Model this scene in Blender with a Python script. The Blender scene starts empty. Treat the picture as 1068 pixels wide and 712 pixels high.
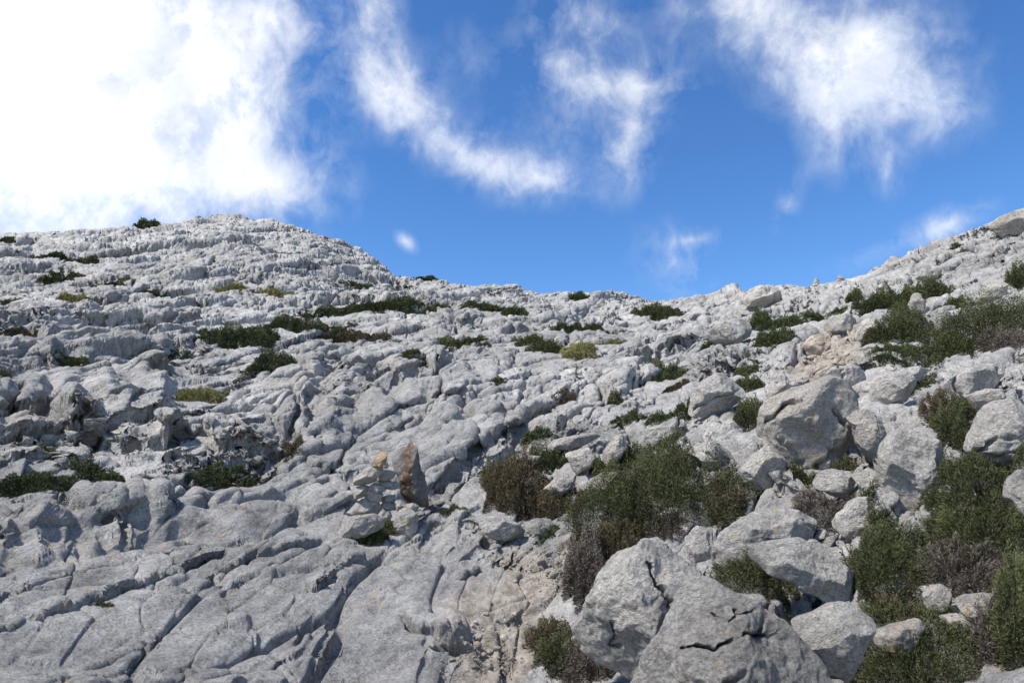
import bpy, math, random
import numpy as np
from mathutils import Vector

rng = np.random.default_rng(7)
random.seed(7)
C = bpy.context.scene.collection
F32 = np.float32
R = math.radians

# ------------------------------------------------------------------ camera model (world: camera at origin, y ahead, z up)
W0, H0, FPX = 1068.0, 712.0, 712.0
PITCH = R(12.0)
CP, SP = math.cos(PITCH), math.sin(PITCH)
V_R = np.array([1.0, 0, 0]); V_U = np.array([0, -SP, CP]); V_F = np.array([0, CP, SP])

def ray(px, py):
    X = (px - W0 / 2) / FPX; Y = (H0 / 2 - py) / FPX
    return np.stack([X * np.ones_like(Y), CP - Y * SP, SP + Y * CP], -1)   # depth 1 along the view axis

def project(p):
    f = p @ V_F
    f = np.where(np.abs(f) < 1e-3, 1e-3, f)
    return W0 / 2 + FPX * (p @ V_R) / f, H0 / 2 - FPX * (p @ V_U) / f, f

# ------------------------------------------------------------------ noise
def _h(ix, iy, iz, seed):
    n = (ix.astype(np.int64) * 374761393 + iy.astype(np.int64) * 668265263 + np.int64(seed) * 1442695041)
    if iz is not None:
        n = n + iz.astype(np.int64) * 2147483647 * 3
    n = (n ^ (n >> 13)) * 1274126177
    n = n ^ (n >> 16)
    return (n & 0xFFFF).astype(F32) / F32(65536.0)

def fade(t): return t * t * t * (t * (t * 6 - 15) + 10)

def perlin2(x, y, seed=0):
    x = x.astype(F32); y = y.astype(F32)
    ix = np.floor(x); iy = np.floor(y)
    fx = x - ix; fy = y - iy
    ix = ix.astype(np.int32); iy = iy.astype(np.int32)
    u = fade(fx); v = fade(fy)
    def g(dx, dy):
        a = _h(ix + dx, iy + dy, None, seed) * F32(2 * math.pi)
        return np.cos(a) * (fx - dx) + np.sin(a) * (fy - dy)
    a = g(0, 0); b = g(1, 0); c = g(0, 1); d = g(1, 1)
    return ((a + u * (b - a)) * (1 - v) + (c + u * (d - c)) * v) * F32(1.5)

def fbm2(x, y, seed=0, octs=4, gain=0.5, ridged=False):
    s = np.zeros_like(x, dtype=F32); a = 1.0; f = 1.0
    for o in range(octs):
        n = perlin2(x * f + 17.3 * o, y * f - 9.1 * o, seed + o * 31)
        if ridged: n = 0.5 - np.abs(n) * 1.6
        s += F32(a) * n
        a *= gain; f *= 2.03
    return s

def noise3(p, seed=0):
    p = p.astype(F32)
    i = np.floor(p); f = p - i; i = i.astype(np.int32); w = fade(f)
    out = 0
    for dx in (0, 1):
        for dy in (0, 1):
            for dz in (0, 1):
                hv = _h(i[:, 0] + dx, i[:, 1] + dy, i[:, 2] + dz, seed) * 2 - 1
                out = out + hv * (w[:, 0] if dx else 1 - w[:, 0]) * (w[:, 1] if dy else 1 - w[:, 1]) * (w[:, 2] if dz else 1 - w[:, 2])
    return out

def fbm3(p, seed=0, octs=4, gain=0.5):
    s = 0; a = 1.0; f = 1.0
    for o in range(octs):
        s = s + a * noise3(p * f + 5.7 * o, seed + o * 13)
        a *= gain; f *= 2.03
    return s

def voro(u, v, seed, jit=0.85):
    iu = np.floor(u).astype(np.int32); iv = np.floor(v).astype(np.int32)
    F1 = np.full(u.shape, 9, F32); F2 = F1.copy()
    cu = np.zeros_like(F1); cv = np.zeros_like(F1)
    ci = np.zeros(u.shape, np.int32); cj = np.zeros(u.shape, np.int32)
    for dx in (-1, 0, 1):
        for dy in (-1, 0, 1):
            a = iu + dx; b = iv + dy
            pu = a + F32(0.5) + (_h(a, b, None, seed) - F32(0.5)) * F32(jit)
            pv = b + F32(0.5) + (_h(a, b, None, seed + 77) - F32(0.5)) * F32(jit)
            d = np.sqrt((u - pu) ** 2 + (v - pv) ** 2)
            m = d < F1
            F2 = np.where(m, F1, np.minimum(F2, d))
            F1 = np.where(m, d, F1)
            cu = np.where(m, pu, cu); cv = np.where(m, pv, cv)
            ci = np.where(m, a, ci); cj = np.where(m, b, cj)
    return F1, F2, u - cu, v - cv, ci, cj

def rock_cells(P, seed, jit=0.9):
    """3D fracture cells: a flat facet per cell (offset and lean) and the distance to the nearest fracture"""
    P = P.astype(F32)
    I = np.floor(P).astype(np.int32)
    F1 = np.full(len(P), 9, F32); F2 = F1.copy(); fac = np.zeros(len(P), F32)
    for dx in (-1, 0, 1):
        for dy in (-1, 0, 1):
            for dz in (-1, 0, 1):
                a = I[:, 0] + dx; b = I[:, 1] + dy; c = I[:, 2] + dz
                h1 = _h(a, b, c, seed); h2 = (h1 * F32(91.7)) % 1; h3 = (h1 * F32(577.3)) % 1
                qx = P[:, 0] - (a + F32(0.5) + (h1 - F32(0.5)) * F32(jit))
                qy = P[:, 1] - (b + F32(0.5) + (h2 - F32(0.5)) * F32(jit))
                qz = P[:, 2] - (c + F32(0.5) + (h3 - F32(0.5)) * F32(jit))
                d = np.sqrt(qx * qx + qy * qy + qz * qz)
                m = d < F1
                F2 = np.where(m, F1, np.minimum(F2, d)); F1 = np.where(m, d, F1)
                k1 = (h1 * F32(1733.1)) % 1 - F32(0.5); k2 = (h1 * F32(331.9)) % 1 - F32(0.5); k3 = (h1 * F32(7919.7)) % 1 - F32(0.5)
                fac = np.where(m, (h2 + h3 - 1) * F32(0.5) + qx * k1 + qy * k2 + qz * k3, fac)
    return fac, F2 - F1

def blocks(x, y, Lu, Lv, ang, seed, warp=0.35, tilt=0.5, lip=0.0, off=1.0):
    ca, sa = math.cos(ang), math.sin(ang)
    y = y * 0.45                                  # blocks are longer down the slope than across it
    u = ((x * ca + y * sa) / Lu).astype(F32); v = ((-x * sa + y * ca) / Lv).astype(F32)
    wu = perlin2(u * 0.7, v * 0.7, seed + 5); wv = perlin2(u * 0.7 + 40, v * 0.7, seed + 6)
    wu2 = perlin2(u * 2.7, v * 2.7, seed + 7); wv2 = perlin2(u * 2.7 + 40, v * 2.7, seed + 8)
    u = u + warp * wu + warp * 0.25 * wu2; v = v + warp * wv + warp * 0.25 * wv2
    F1, F2, du, dv, ci, cj = voro(u, v, seed)
    r1 = _h(ci, cj, None, seed + 101) - F32(0.5); r2 = _h(ci, cj, None, seed + 102) - F32(0.5)
    r3 = _h(ci, cj, None, seed + 103) - F32(0.5)
    h = 2 * r1 * off + 2 * tilt * (r2 * du + r3 * dv) - lip * dv
    return h, F2 - F1, r1 + F32(0.5)

# ------------------------------------------------------------------ terrain profile
BASE_D = [0.3, 1.0, 2.0, 2.55, 3.0, 3.5, 4.15, 5.15, 6.9, 10.2]
PROF = [  # column, skyline row, ridge distance, rows at 2, 2.6, 3.3, 4.4, 6, 9, 15, 27 m and at the half-way point to the ridge
    (-60, 250, 42, [800, 700, 630, 565, 512, 458, 403, 354, 300]),
    (0,   247, 42, [800, 700, 630, 565, 512, 458, 403, 354, 297]),
    (130, 241, 42, [800, 700, 630, 565, 512, 458, 403, 353, 293]),
    (240, 228, 42, [800, 700, 632, 567, 512, 457, 402, 350, 287]),
    (290, 229, 42, [800, 700, 632, 567, 512, 456, 401, 350, 290]),
    (340, 244, 40, [800, 700, 632, 567, 511, 455, 400, 350, 298]),
    (375, 267, 35, [800, 700, 632, 567, 511, 454, 399, 350, 305]),
    (410, 287, 28,  [800, 700, 632, 567, 510, 453, 398, 350, 314]),
    (480, 293, 24,  [800, 700, 632, 565, 508, 450, 396, 350, 319]),
    (600, 308, 21,  [800, 700, 628, 558, 500, 445, 393, 350, 326]),
    (700, 323, 19.5,  [800, 695, 622, 550, 492, 438, 388, 352, 335]),
    (740, 323, 19,  [798, 692, 618, 546, 487, 433, 382, 345, 331]),
    (800, 306, 18.5,  [795, 690, 615, 542, 482, 426, 373, 331, 315]),
    (850, 298, 18.5,  [795, 688, 612, 538, 478, 421, 366, 324, 309]),
    (900, 289, 18.5,  [793, 685, 607, 533, 472, 413, 356, 313, 303]),
    (1000, 253, 19, [790, 680, 600, 525, 462, 400, 340, 290, 274]),
    (1068, 236, 19.5, [785, 670, 590, 512, 448, 385, 322, 272, 256]),
    (1150, 216, 20, [780, 664, 582, 502, 436, 372, 305, 254, 236]),
]
def px_to_az_t(px, row):
    r = ray(np.array(float(px)), np.array(float(row)))
    return math.atan2(r[0], r[1]), r[2] / math.hypot(r[0], r[1])

ref_az, ref_d, ref_z = [], [], []
for c, sky, dr, rows in PROF:
    az_s, t_s = px_to_az_t(c, sky)
    dmid = 10.2 * (dr / 10.2) ** 0.40
    ds = BASE_D + [dmid, dr, dr * 1.08, dr * 1.4, dr * 2.5, dr * 6]
    zs = []
    ta = math.tan(az_s)
    for row in rows:
        # same azimuth, given image row
        Y = (H0 / 2 - row) / FPX
        y = CP - Y * SP; z = SP + Y * CP
        zs.append(z / math.hypot(y * ta, y))
    t = zs
    zd = [-1.6 + 0.05, -1.28] + [t[k] * ds[k + 2] for k in range(9)]
    zr = t_s * dr
    zd += [zr, zr - dr * 0.012, zr - dr * 0.16, zr - dr * 0.75, zr - dr * 2.6]
    ref_az.append(az_s); ref_d.append(ds); ref_z.append(zd)
ref_az = np.array(ref_az); ref_d = np.array(ref_d); ref_z = np.array(ref_z)

NA_IN = 1500
az_in = np.arctan(np.linspace(-0.90, 0.90, NA_IN))
e0 = az_in[-1]
n_side = 260
side = e0 + (2 * math.pi - 2 * e0) * (0.5 - 0.5 * np.cos(math.pi * np.arange(1, n_side) / n_side))
AZ = np.concatenate([az_in, side])                       # full turn
NA = len(AZ)
AZW = (AZ + math.pi) % (2 * math.pi) - math.pi           # -pi..pi
segs = [4, 26, 56, 66, 100, 118, 124, 128, 130, 130, 150, 26, 26, 14, 8]   # samples per profile segment (15 segments)
kk = []
for s, n in enumerate(segs):
    kk.append(s + np.arange(n) / n)
kk = np.concatenate(kk + [np.array([15.0])])
ND = len(kk)
k0 = np.minimum(kk.astype(int), 14); kf = kk - k0
azc = np.clip(AZW, ref_az[0], ref_az[-1])
dn = np.stack([np.interp(azc, ref_az, ref_d[:, k]) for k in range(16)], 0)
zn = np.stack([np.interp(azc, ref_az, ref_z[:, k]) for k in range(16)], 0)
ld = np.log(dn)
# monotone-ish cubic in node space
def cubic(a):
    p0 = a[np.maximum(k0 - 1, 0)]; p1 = a[k0]; p2 = a[k0 + 1]; p3 = a[np.minimum(k0 + 2, 15)]
    t = kf[:, None]
    lin = p1 + (p2 - p1) * t
    cub = p1 + 0.5 * t * (p2 - p0 + t * (2 * p0 - 5 * p1 + 4 * p2 - p3 + t * (3 * (p1 - p2) + p3 - p0)))
    return 0.35 * lin + 0.65 * cub
D = np.exp(ld[k0] + (ld[k0 + 1] - ld[k0]) * kf[:, None])         # ND x NA
tn = zn / dn
T = cubic(tn)
Zb = T * D
near = D < 2.0
znear = np.interp(D[:, 0], dn[:, 0], zn[:, 0])
Zlin = zn[k0] + (zn[k0 + 1] - zn[k0]) * ((D - dn[k0]) / (dn[k0 + 1] - dn[k0]))
Zb = np.where(D < 2.0, Zlin, Zb)
# behind and beside the walker the slope simply falls away
wb = np.clip((np.abs(AZW) - R(48)) / R(50), 0, 1); wb = wb * wb * (3 - 2 * wb)
Zback = -1.6 + 0.28 * D * np.cos(AZW)[None, :]
Zb = Zb * (1 - wb) + Zback * wb
X = (D * np.sin(AZW)).astype(F32); Y = (D * np.cos(AZW)).astype(F32)
Zb = Zb.astype(F32); Df = D.astype(F32)

P = np.stack([X, Y, Zb], -1).reshape(-1, 3).astype(np.float64)
BX, BY, BF = project(P)
BX = np.where(BF > 0.05, BX, -9999).reshape(ND, NA).astype(F32); BY = BY.reshape(ND, NA).astype(F32)
INV = ((np.abs(AZW) < R(43))[None, :] & (D < 400)) & (BX > -150) & (BX < W0 + 150)
PXM = (Df / FPX).astype(F32)                              # metres per pixel at that distance

def sm(a, b, x):
    t = np.clip((x - a) / (b - a), 0, 1)
    return t * t * (3 - 2 * t)

def blob(cx, cy, rx, ry, rot=0.0, soft=1.0):
    c, s = math.cos(R(rot)), math.sin(R(rot))
    u = ((BX - cx) * c + (BY - cy) * s) / rx; v = (-(BX - cx) * s + (BY - cy) * c) / ry
    return np.exp(-(u * u + v * v) ** (1.0 * soft)).astype(F32)

# ------------------------------------------------------------------ terrain detail
DV = (2.1 * Df).astype(F32)                              # relief grows with distance from the path
slab = np.maximum.reduce([blob(150, 640, 260, 80, -18), blob(420, 640, 150, 100, -25), blob(90, 415, 130, 36, 3),
                          blob(300, 560, 110, 50, -10)])
midmass = np.maximum.reduce([blob(470, 420, 130, 60, -15), blob(100, 540, 160, 45, -5)])
field = sm(540, 640, BX + 0.25 * (BY - 450)) * sm(330, 400, BY)       # boulder field on the right
far = sm(60, 100, DV)
trail = np.maximum.reduce([blob(520, 640, 70, 75, 25), blob(545, 590, 48, 36, 0), blob(500, 695, 60, 26)])
quiet = np.clip(1 - 0.92 * slab - 0.65 * midmass - 0.25 * blob(180, 380, 260, 70), 0.0, 1)

Zd = np.zeros_like(Zb)
XO, YO, PXO = X, Y, PXM
X = 1.5 * X; Y = 1.5 * Y; PXM = 1.5 * PXM; Zs = 1.5 * Zb
# broad undulation
Zd += 0.55 * np.clip(DV / 30, 0, 1.8) * fbm2(X / 11, Y / 14, 3, 3) + 0.06 * fbm2(X / 1.9, Y / 2.3, 9, 3) * np.clip(DV / 4, 0.3, 1)
def layer(Lu, Lv, ang, seed, g, amp, bul, crk, wcrk, edge=0.30, tilt=0.5, lip=0.4):
    """rounded joint blocks: each leans its own way and drops to a joint at its border"""
    h, e, r = blocks(X, Y, Lu, Lv, ang, seed, tilt=tilt, lip=lip)
    k = sm(0.0, edge, e)
    gate = sm(0.15, 0.5, perlin2(X / (1.2 * Lu), Y / (2.4 * Lu), seed + 300) + 0.5)
    wcrk = np.maximum(wcrk, 0.7 * PXM / Lv)
    Zd[...] += g * ((amp * h + bul) * k - 0.75 * bul - 1.45 * crk * gate * np.exp(-(e / wcrk) ** 2))
# bedding blocks, four sizes
mid_ = np.clip(DV / 9, 0.14, 1) * (0.45 + 0.55 * quiet)
layer(7.5, 3.6, R(20), 11, np.clip(DV / 26, 0, 1.1) * (1 + 0.4 * far), 0.30, 0.05, 0.34, 0.012, 0.10, tilt=0.9, lip=0.9)
nearer = 1 - 0.6 * sm(14, 55, DV)
layer(2.7, 1.25, R(32), 21, mid_ * nearer, 0.110, 0.03, 0.24, 0.016, 0.10, tilt=0.9, lip=0.9)
layer(1.05, 0.50, R(38), 31, (0.12 + 0.88 * quiet) * np.clip(0.50 + 1.1 * fbm2(X / 5, Y / 9, 55, 2), 0.10, 1.2) * np.clip(DV / 5, 0.35, 1.1) * (1 + 0.5 * field) * nearer,
      0.045, 0.018, 0.11, 0.028, 0.12, tilt=0.9, lip=0.7)
patch = sm(-0.10, 0.35, fbm2(X / 2.6, Y / 5, 61, 2))
layer(0.42, 0.22, R(30), 41, (0.04 + 0.96 * quiet) * (0.1 + 0.9 * patch) * (1 + 0.5 * field), 0.020, 0.010, 0.035, 0.05, 0.12, tilt=0.9)
# runnels down the slabs
cs, sn = math.cos(R(50)), math.sin(R(50))
U = X * cs + 0.45 * Y * sn; Vv = -X * sn + 0.45 * Y * cs
Zd += 0.050 * fbm2(U / 1.5, Vv / 0.45, 71, 4, ridged=True) * (0.8 + 0.2 * quiet) * np.clip(DV / 5, 0.4, 1.4)
# bedding: the rock breaks off in steps along tilted layers
for th, g in ((1.7, np.clip((DV - 9) / 18, 0, 1)), (0.62, np.clip((DV - 4) / 7, 0, 1) * (1 - 0.5 * far) * quiet), (0.22, np.clip((DV - 3) / 3, 0, 1) * np.clip(1.5 - DV / 18, 0, 1) * quiet)):
    bz = Zs + 0.6 * Zd - 0.28 * X + 0.6 * th * fbm2(X / (5 * th), Y / (9 * th), int(th * 100), 3)
    q_ = bz / th; f_ = q_ - np.floor(q_)
    am = np.clip(0.30 + 0.8 * fbm2(X / (7 * th), Y / (12 * th), int(th * 100) + 7, 2), 0, 0.7)
    Zd += (g * am * (1 - 0.65 * far) * 0.8 * (sm(0.40, 0.60, f_) - f_) * th).astype(F32)
# long open joints
for (ang, lu, lv, sd_, wn, dep) in ((R(34), 5.0, 1.0, 401, 0.022, 0.22), (R(12), 6.0, 1.2, 402, 0.022, 0.22), (R(65), 3.0, 1.0, 403, 0.022, 0.14), (R(30), 1.6, 0.34, 404, 0.04, 0.07), (R(-35), 3.0, 1.3, 405, 0.020, 0.14)):
    Ys = 0.45 * Y
    u_ = X * math.cos(ang) + Ys * math.sin(ang); v_ = -X * math.sin(ang) + Ys * math.cos(ang)
    wob = 0.10 * lv * fbm2(X / (0.5 * lv), Ys / (0.5 * lv), sd_ + 50, 2)
    n_ = perlin2(u_ / lu, (v_ + wob) / lv, sd_)
    gt = sm(-0.05, 0.25, perlin2(u_ / (lu * 0.8) + 9, v_ / (lv * 1.5), sd_ + 20))
    px_w = np.maximum(wn, 0.9 * PXM / lv)
    amp_ = 1.8 * dep * np.clip(DV / 9, 0.40, 1.5) * (0.65 + 0.35 * quiet) * gt * (1 - 0.5 * far)
    Zd -= amp_ * np.exp(-(n_ / px_w) ** 2)
    Zd += 0.22 * amp_ * np.tanh(n_ / px_w) * np.exp(-np.abs(n_) / 0.30)
Zd *= 0.36 * (1 - 0.55 * (Df < 1.2))
X, Y, PXM = XO, YO, PXO

SHX = np.zeros_like(Zb)      # pull towards the viewer (overhang), in metres

def seg_field(pts, pad):
    """distance (px) to a polyline and signed offset (positive = below in the photo)"""
    pts = np.array(pts, float)
    m = INV & (BX > pts[:, 0].min() - pad) & (BX < pts[:, 0].max() + pad) & (BY > pts[:, 1].min() - pad) & (BY < pts[:, 1].max() + pad)
    idx = np.nonzero(m)
    x = BX[idx]; y = BY[idx]
    x = x + 5.0 * perlin2(x / 22, y / 22, 5) + 1.2 * perlin2(x / 9, y / 9, 7)
    y = y + 5.0 * perlin2(x / 22 + 50, y / 22, 6) + 1.2 * perlin2(x / 9 + 50, y / 9, 8)
    best = np.full(x.shape, 1e9); sgn = np.zeros(x.shape); along = np.zeros(x.shape)
    L = np.concatenate([[0], np.cumsum(np.hypot(*np.diff(pts, axis=0).T))])
    for k in range(len(pts) - 1):
        a, b = pts[k], pts[k + 1]
        dx, dy = b - a
        t = np.clip(((x - a[0]) * dx + (y - a[1]) * dy) / (dx * dx + dy * dy), 0, 1)
        qx = x - a[0] - t * dx; qy = y - a[1] - t * dy
        d = np.hypot(qx, qy)
        m2 = d < best
        best = np.where(m2, d, best)
        cr = dx * qy - dy * qx
        sgn = np.where(m2, np.sign(cr) * (1 if dx >= 0 else -1), sgn)
        along = np.where(m2, (L[k] + t * (L[k + 1] - L[k])) / L[-1], along)
    taper = np.minimum(1, np.minimum(along, 1 - along) * 5 + 0.05) * np.clip(0.75 + 0.8 * perlin2(x / 30, y / 30, 15), 0.15, 1.3)
    return idx, best, sgn * best, taper

def crack(pts, wid=2.0, dep=9.0):
    idx, d, s, tp = seg_field(pts, 14)
    Zd[idx] -= (dep * tp * np.exp(-(d / wid) ** 2)) * PXM[idx]
    b = 0.25 * dep * tp * np.exp(-(d / (wid * 4)) ** 2)
    Zd[idx] += b * PXM[idx] * np.where(s < 0, 1.0, 0.3)
    SHX[idx] += tp * 2.0 * np.exp(-(np.where(s < 0, d, d * 6) / 5) ** 2) * PXM[idx]

def ledge(pts, H=14.0, L=26.0, over=7.0, up=5.0):
    idx, d, s, tp = seg_field(pts, 3.2 * L)
    below = s > 0
    Zd[idx] -= tp * np.where(below, H * (0.95 * np.exp(-((d - 2.2) / 2.4) ** 2) + 0.28 * np.exp(-d / L)) * sm(0.0, 2.8, d), 0) * PXM[idx]
    Zd[idx] += tp * 1.7 * up * np.where(below, np.exp(-(d / 1.8) ** 2), np.exp(-d / (L * 1.1))) * PXM[idx]
    SHX[idx] += tp * 1.25 * over * np.where(below, np.exp(-(d / 1.8) ** 2), np.exp(-d / 8.0)) * PXM[idx]

def rise(pts, H=40.0, L=14.0, LL=120.0):
    """the ground above the line steps up as a steep face"""
    idx, d, s, tp = seg_field(pts, 3.0 * LL)
    Zd[idx] += tp * np.where(s < 0, H * (1 - np.exp(-(d / L) ** 1.5)) * np.exp(-(d / LL) ** 2), 0) * PXM[idx]

rise([(300, 505), (350, 486), (400, 475), (470, 478), (540, 468)], 34, 45, 95)
rise([(-60, 480), (60, 470), (120, 470), (180, 462), (215, 446)], 22, 24, 60)
rise([(560, 372), (500, 362), (440, 352), (380, 362)], 10, 16, 40)
rise([(-60, 622), (0, 606), (66, 584), (131, 569), (197, 553), (232, 540)], 26, 16, 60)
ledge([(-30, 436), (9, 439), (48, 444), (88, 455), (118, 465), (171, 465), (193, 457), (208, 446)], 20, 24, 9, 8)
ledge([(28, 650), (88, 630), (131, 610), (175, 595), (192, 592)], 9, 14, 6, 3)
ledge([(186, 586), (206, 575), (237, 566)], 10, 12, 7, 3)
ledge([(-40, 668), (0, 660), (28, 651)], 7, 14, 5, 2)
ledge([(205, 601), (263, 582), (315, 566), (350, 553)], 8, 12, 5, 3)
ledge([(322, 617), (342, 603), (364, 585), (384, 567)], 11, 14, 7, 4)
crack([(136, 632), (164, 623)], 2, 8)
ledge([(303, 674), (312, 655), (326, 636)], 9, 16, 3, 2)
ledge([(414, 634), (425, 640), (439, 652), (459, 658), (479, 664), (500, 661)], 14, 18, 9, 6)
crack([(498, 587), (522, 569), (527, 549)], 2.5, 10)
ledge([(470, 597), (498, 588), (520, 571)], 8, 14, 4, 2)
ledge([(432, 537), (479, 537), (510, 545), (528, 556)], 6, 12, 4, 3)
crack([(128, 493), (131, 530), (129, 566)], 3, 9)
crack([(180, 500), (178, 540)], 3, 6)
crack([(222, 420), (240, 430), (259, 436), (278, 450), (301, 460), (320, 484)], 2.4, 14)
crack([(259, 468), (276, 450), (287, 440), (306, 426), (337, 416)], 2.2, 12)
crack([(230, 443), (246, 458), (262, 467)], 2, 9)
ledge([(208, 446), (212, 462), (232, 470), (256, 470), (292, 473), (318, 486)], 10, 14, 6, 4)
ledge([(320, 483), (348, 484), (377, 480), (397, 472)], 9, 14, 6, 4)
ledge([(318, 445), (346, 439), (368, 428), (388, 416), (413, 397), (440, 388)], 9, 12, 5, 4)
crack([(365, 405), (388, 417)], 1.8, 8)
ledge([(283, 384), (312, 394), (337, 402)], 9, 12, 6, 3)
ledge([(415, 412), (432, 402), (458, 386), (484, 371)], 8, 12, 5, 4)
crack([(481, 416), (496, 424), (508, 427), (522, 420)], 2, 11)
crack([(510, 428), (511, 445), (512, 464)], 2.2, 8)
ledge([(523, 450), (540, 442), (559, 428), (574, 421)], 9, 12, 5, 4)
crack([(536, 447), (543, 430), (546, 412), (549, 395)], 2.4, 12)
crack([(490, 372), (486, 391)], 2.2, 9)
crack([(455, 378), (452, 400)], 1.8, 7)
ledge([(560, 440), (600, 436), (632, 432)], 6, 10, 4, 3)
ledge([(104, 390), (130, 399), (160, 402), (189, 410)], 8, 12, 6, 3)
crack([(152, 366), (160, 352), (174, 345)], 1.8, 8)
ledge([(160, 369), (176, 371), (192, 369)], 7, 10, 5, 3)
ledge([(186, 389), (216, 396), (239, 379)], 7, 10, 5, 3)
ledge([(20, 352), (60, 357), (90, 350), (100, 340)], 7, 12, 6, 3)
ledge([(40, 383), (75, 388), (100, 380)], 8, 12, 6, 3)
ledge([(500, 352), (560, 345), (600, 350)], 6, 10, 4, 3)
ledge([(430, 330), (470, 336), (520, 330)], 5, 9, 4, 3)
ledge([(620, 372), (655, 360), (690, 352)], 6, 10, 4, 3)
ledge([(300, 330), (340, 333), (390, 329)], 4, 8, 3, 2)
ledge([(0, 480), (40, 474), (70, 477), (120, 484)], 8, 14, 5, 3)
ledge([(120, 470), (170, 476), (230, 478), (300, 482)], 6, 10, 4, 2)
ledge([(750, 505), (790, 508), (825, 522), (850, 532)], 14, 14, 8, 5)
ledge([(640, 412), (665, 398), (690, 385)], 6, 10, 4, 3)
ledge([(690, 372), (725, 350), (745, 340)], 5, 9, 4, 3)
mk = blob(866, 302, 52, 24) * ((Df > 12) & (Df < 30)); Zd *= 1 - 0.85 * mk
mk = np.maximum(blob(400, 505, 60, 60), 0.9 * blob(405, 545, 60, 22)) * (Df < 9); Zd = (Zd * (1 - 0.85 * mk) - 0.07 * mk).astype(F32)
Zd = (Zd - (0.16 * blob(1010, 725, 95, 50) * (Df < 4.5))).astype(F32)
# hollow behind the fluted outcrop on the left, hollow around the trail
Zd -= (0.16 * blob(70, 500, 110, 14, -8) + 0.10 * blob(230, 497, 80, 10, 0) + 0.14 * trail * quiet).astype(F32)

soil = np.clip(np.maximum.reduce([0.85 * trail, 1.0 * blob(872, 366, 30, 40, 20), 0.9 * blob(845, 392, 34, 18), 0.6 * blob(590, 560, 24, 30),
                                  0.4 * blob(990, 625, 60, 20)]), 0, 1)

# ------------------------------------------------------------------ ground lookup
def finish_heights():
    global Z, DP, TT
    Z = Zb + Zd
    k = np.clip(Df / 5, 0.2, 1.0) * 0.50
    DP = Df - np.clip(k * Zd, -0.9, 0.9) * (Df > 1.5) - SHX
    TT = Z / np.maximum(DP, 0.05)
I0 = int(np.argmax(kk >= 1.6))
IR = int(np.argmax(kk >= 12.2))
def ground(px, py):
    """point where the sight line through that photo position meets the ground"""
    r = ray(np.array(float(px)), np.array(float(py)))
    az = math.atan2(r[0], r[1]); te = r[2] / math.hypot(r[0], r[1])
    j = int(np.argmin(np.abs(az_in - az)))
    col = np.median(TT[I0:IR, max(0, j - 3):j + 4], axis=1)
    hit = np.nonzero(col >= te)[0]
    i = I0 + (int(hit[0]) if len(hit) else int(np.argmax(col)))
    d = float(DP[i, j])
    global LAST; LAST = (min(i, ND - 1), j)
    return np.array([math.sin(az) * d, math.cos(az) * d, te * d if len(hit) else float(Z[i, j])])

def height(x, y):
    az = np.arctan2(x, y); d = np.hypot(x, y)
    j = np.clip(np.rint(np.interp(az, az_in, np.arange(NA_IN))), 0, NA_IN - 1).astype(int)
    out = np.zeros_like(d)
    for q in np.unique(j):
        m = j == q
        out[m] = np.interp(d[m], np.maximum.accumulate(DP[:, q]), Z[:, q])
    return out

# ------------------------------------------------------------------ materials
def mat(name):
    m = bpy.data.materials.new(name); m.use_nodes = True
    nt = m.node_tree; nt.nodes.clear()
    out = nt.nodes.new('ShaderNodeOutputMaterial'); b = nt.nodes.new('ShaderNodeBsdfPrincipled')
    nt.links.new(b.outputs[0], out.inputs[0])
    return m, nt, b

class NB:
    def __init__(s, nt): s.nt = nt
    def n(s, t, **kw):
        nd = s.nt.nodes.new(t)
        for k, v in kw.items(): setattr(nd, k, v)
        return nd
    def l(s, a, b): s.nt.links.new(a, b)
    def val(s, inp, v):
        if isinstance(v, bpy.types.NodeSocket): s.l(v, inp)
        else: inp.default_value = v
    def math(s, op, a, b=0.0, c=None, clamp=False):
        nd = s.n('ShaderNodeMath', operation=op, use_clamp=clamp)
        s.val(nd.inputs[0], a); s.val(nd.inputs[1], b)
        if c is not None: s.val(nd.inputs[2], c)
        return nd.outputs[0]
    def noise(s, vec, scale, detail=4, rough=0.5, dist=0.0):
        nd = s.n('ShaderNodeTexNoise'); s.l(vec, nd.inputs['Vector'])
        nd.inputs['Scale'].default_value = scale; nd.inputs['Detail'].default_value = detail
        nd.inputs['Roughness'].default_value = rough; nd.inputs['Distortion'].default_value = dist
        return nd.outputs[0]
    def ramp(s, fac, stops, interp='LINEAR'):
        nd = s.n('ShaderNodeValToRGB'); cr = nd.color_ramp; cr.interpolation = interp
        while len(cr.elements) < len(stops): cr.elements.new(0.5)
        for e, (p, c) in zip(cr.elements, stops):
            e.position = p; e.color = (c, c, c, 1) if not isinstance(c, tuple) else (*c, 1)
        s.l(fac, nd.inputs[0])
        return nd.outputs[0]
    def mix(s, f, a, b, mode='MIX'):
        nd = s.n('ShaderNodeMix', data_type='RGBA', blend_type=mode)
        s.val(nd.inputs[0], f)
        for i, v in ((6, a), (7, b)):
            if isinstance(v, bpy.types.NodeSocket): s.l(v, nd.inputs[i])
            else: nd.inputs[i].default_value = (*v, 1)
        return nd.outputs[2]

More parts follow.
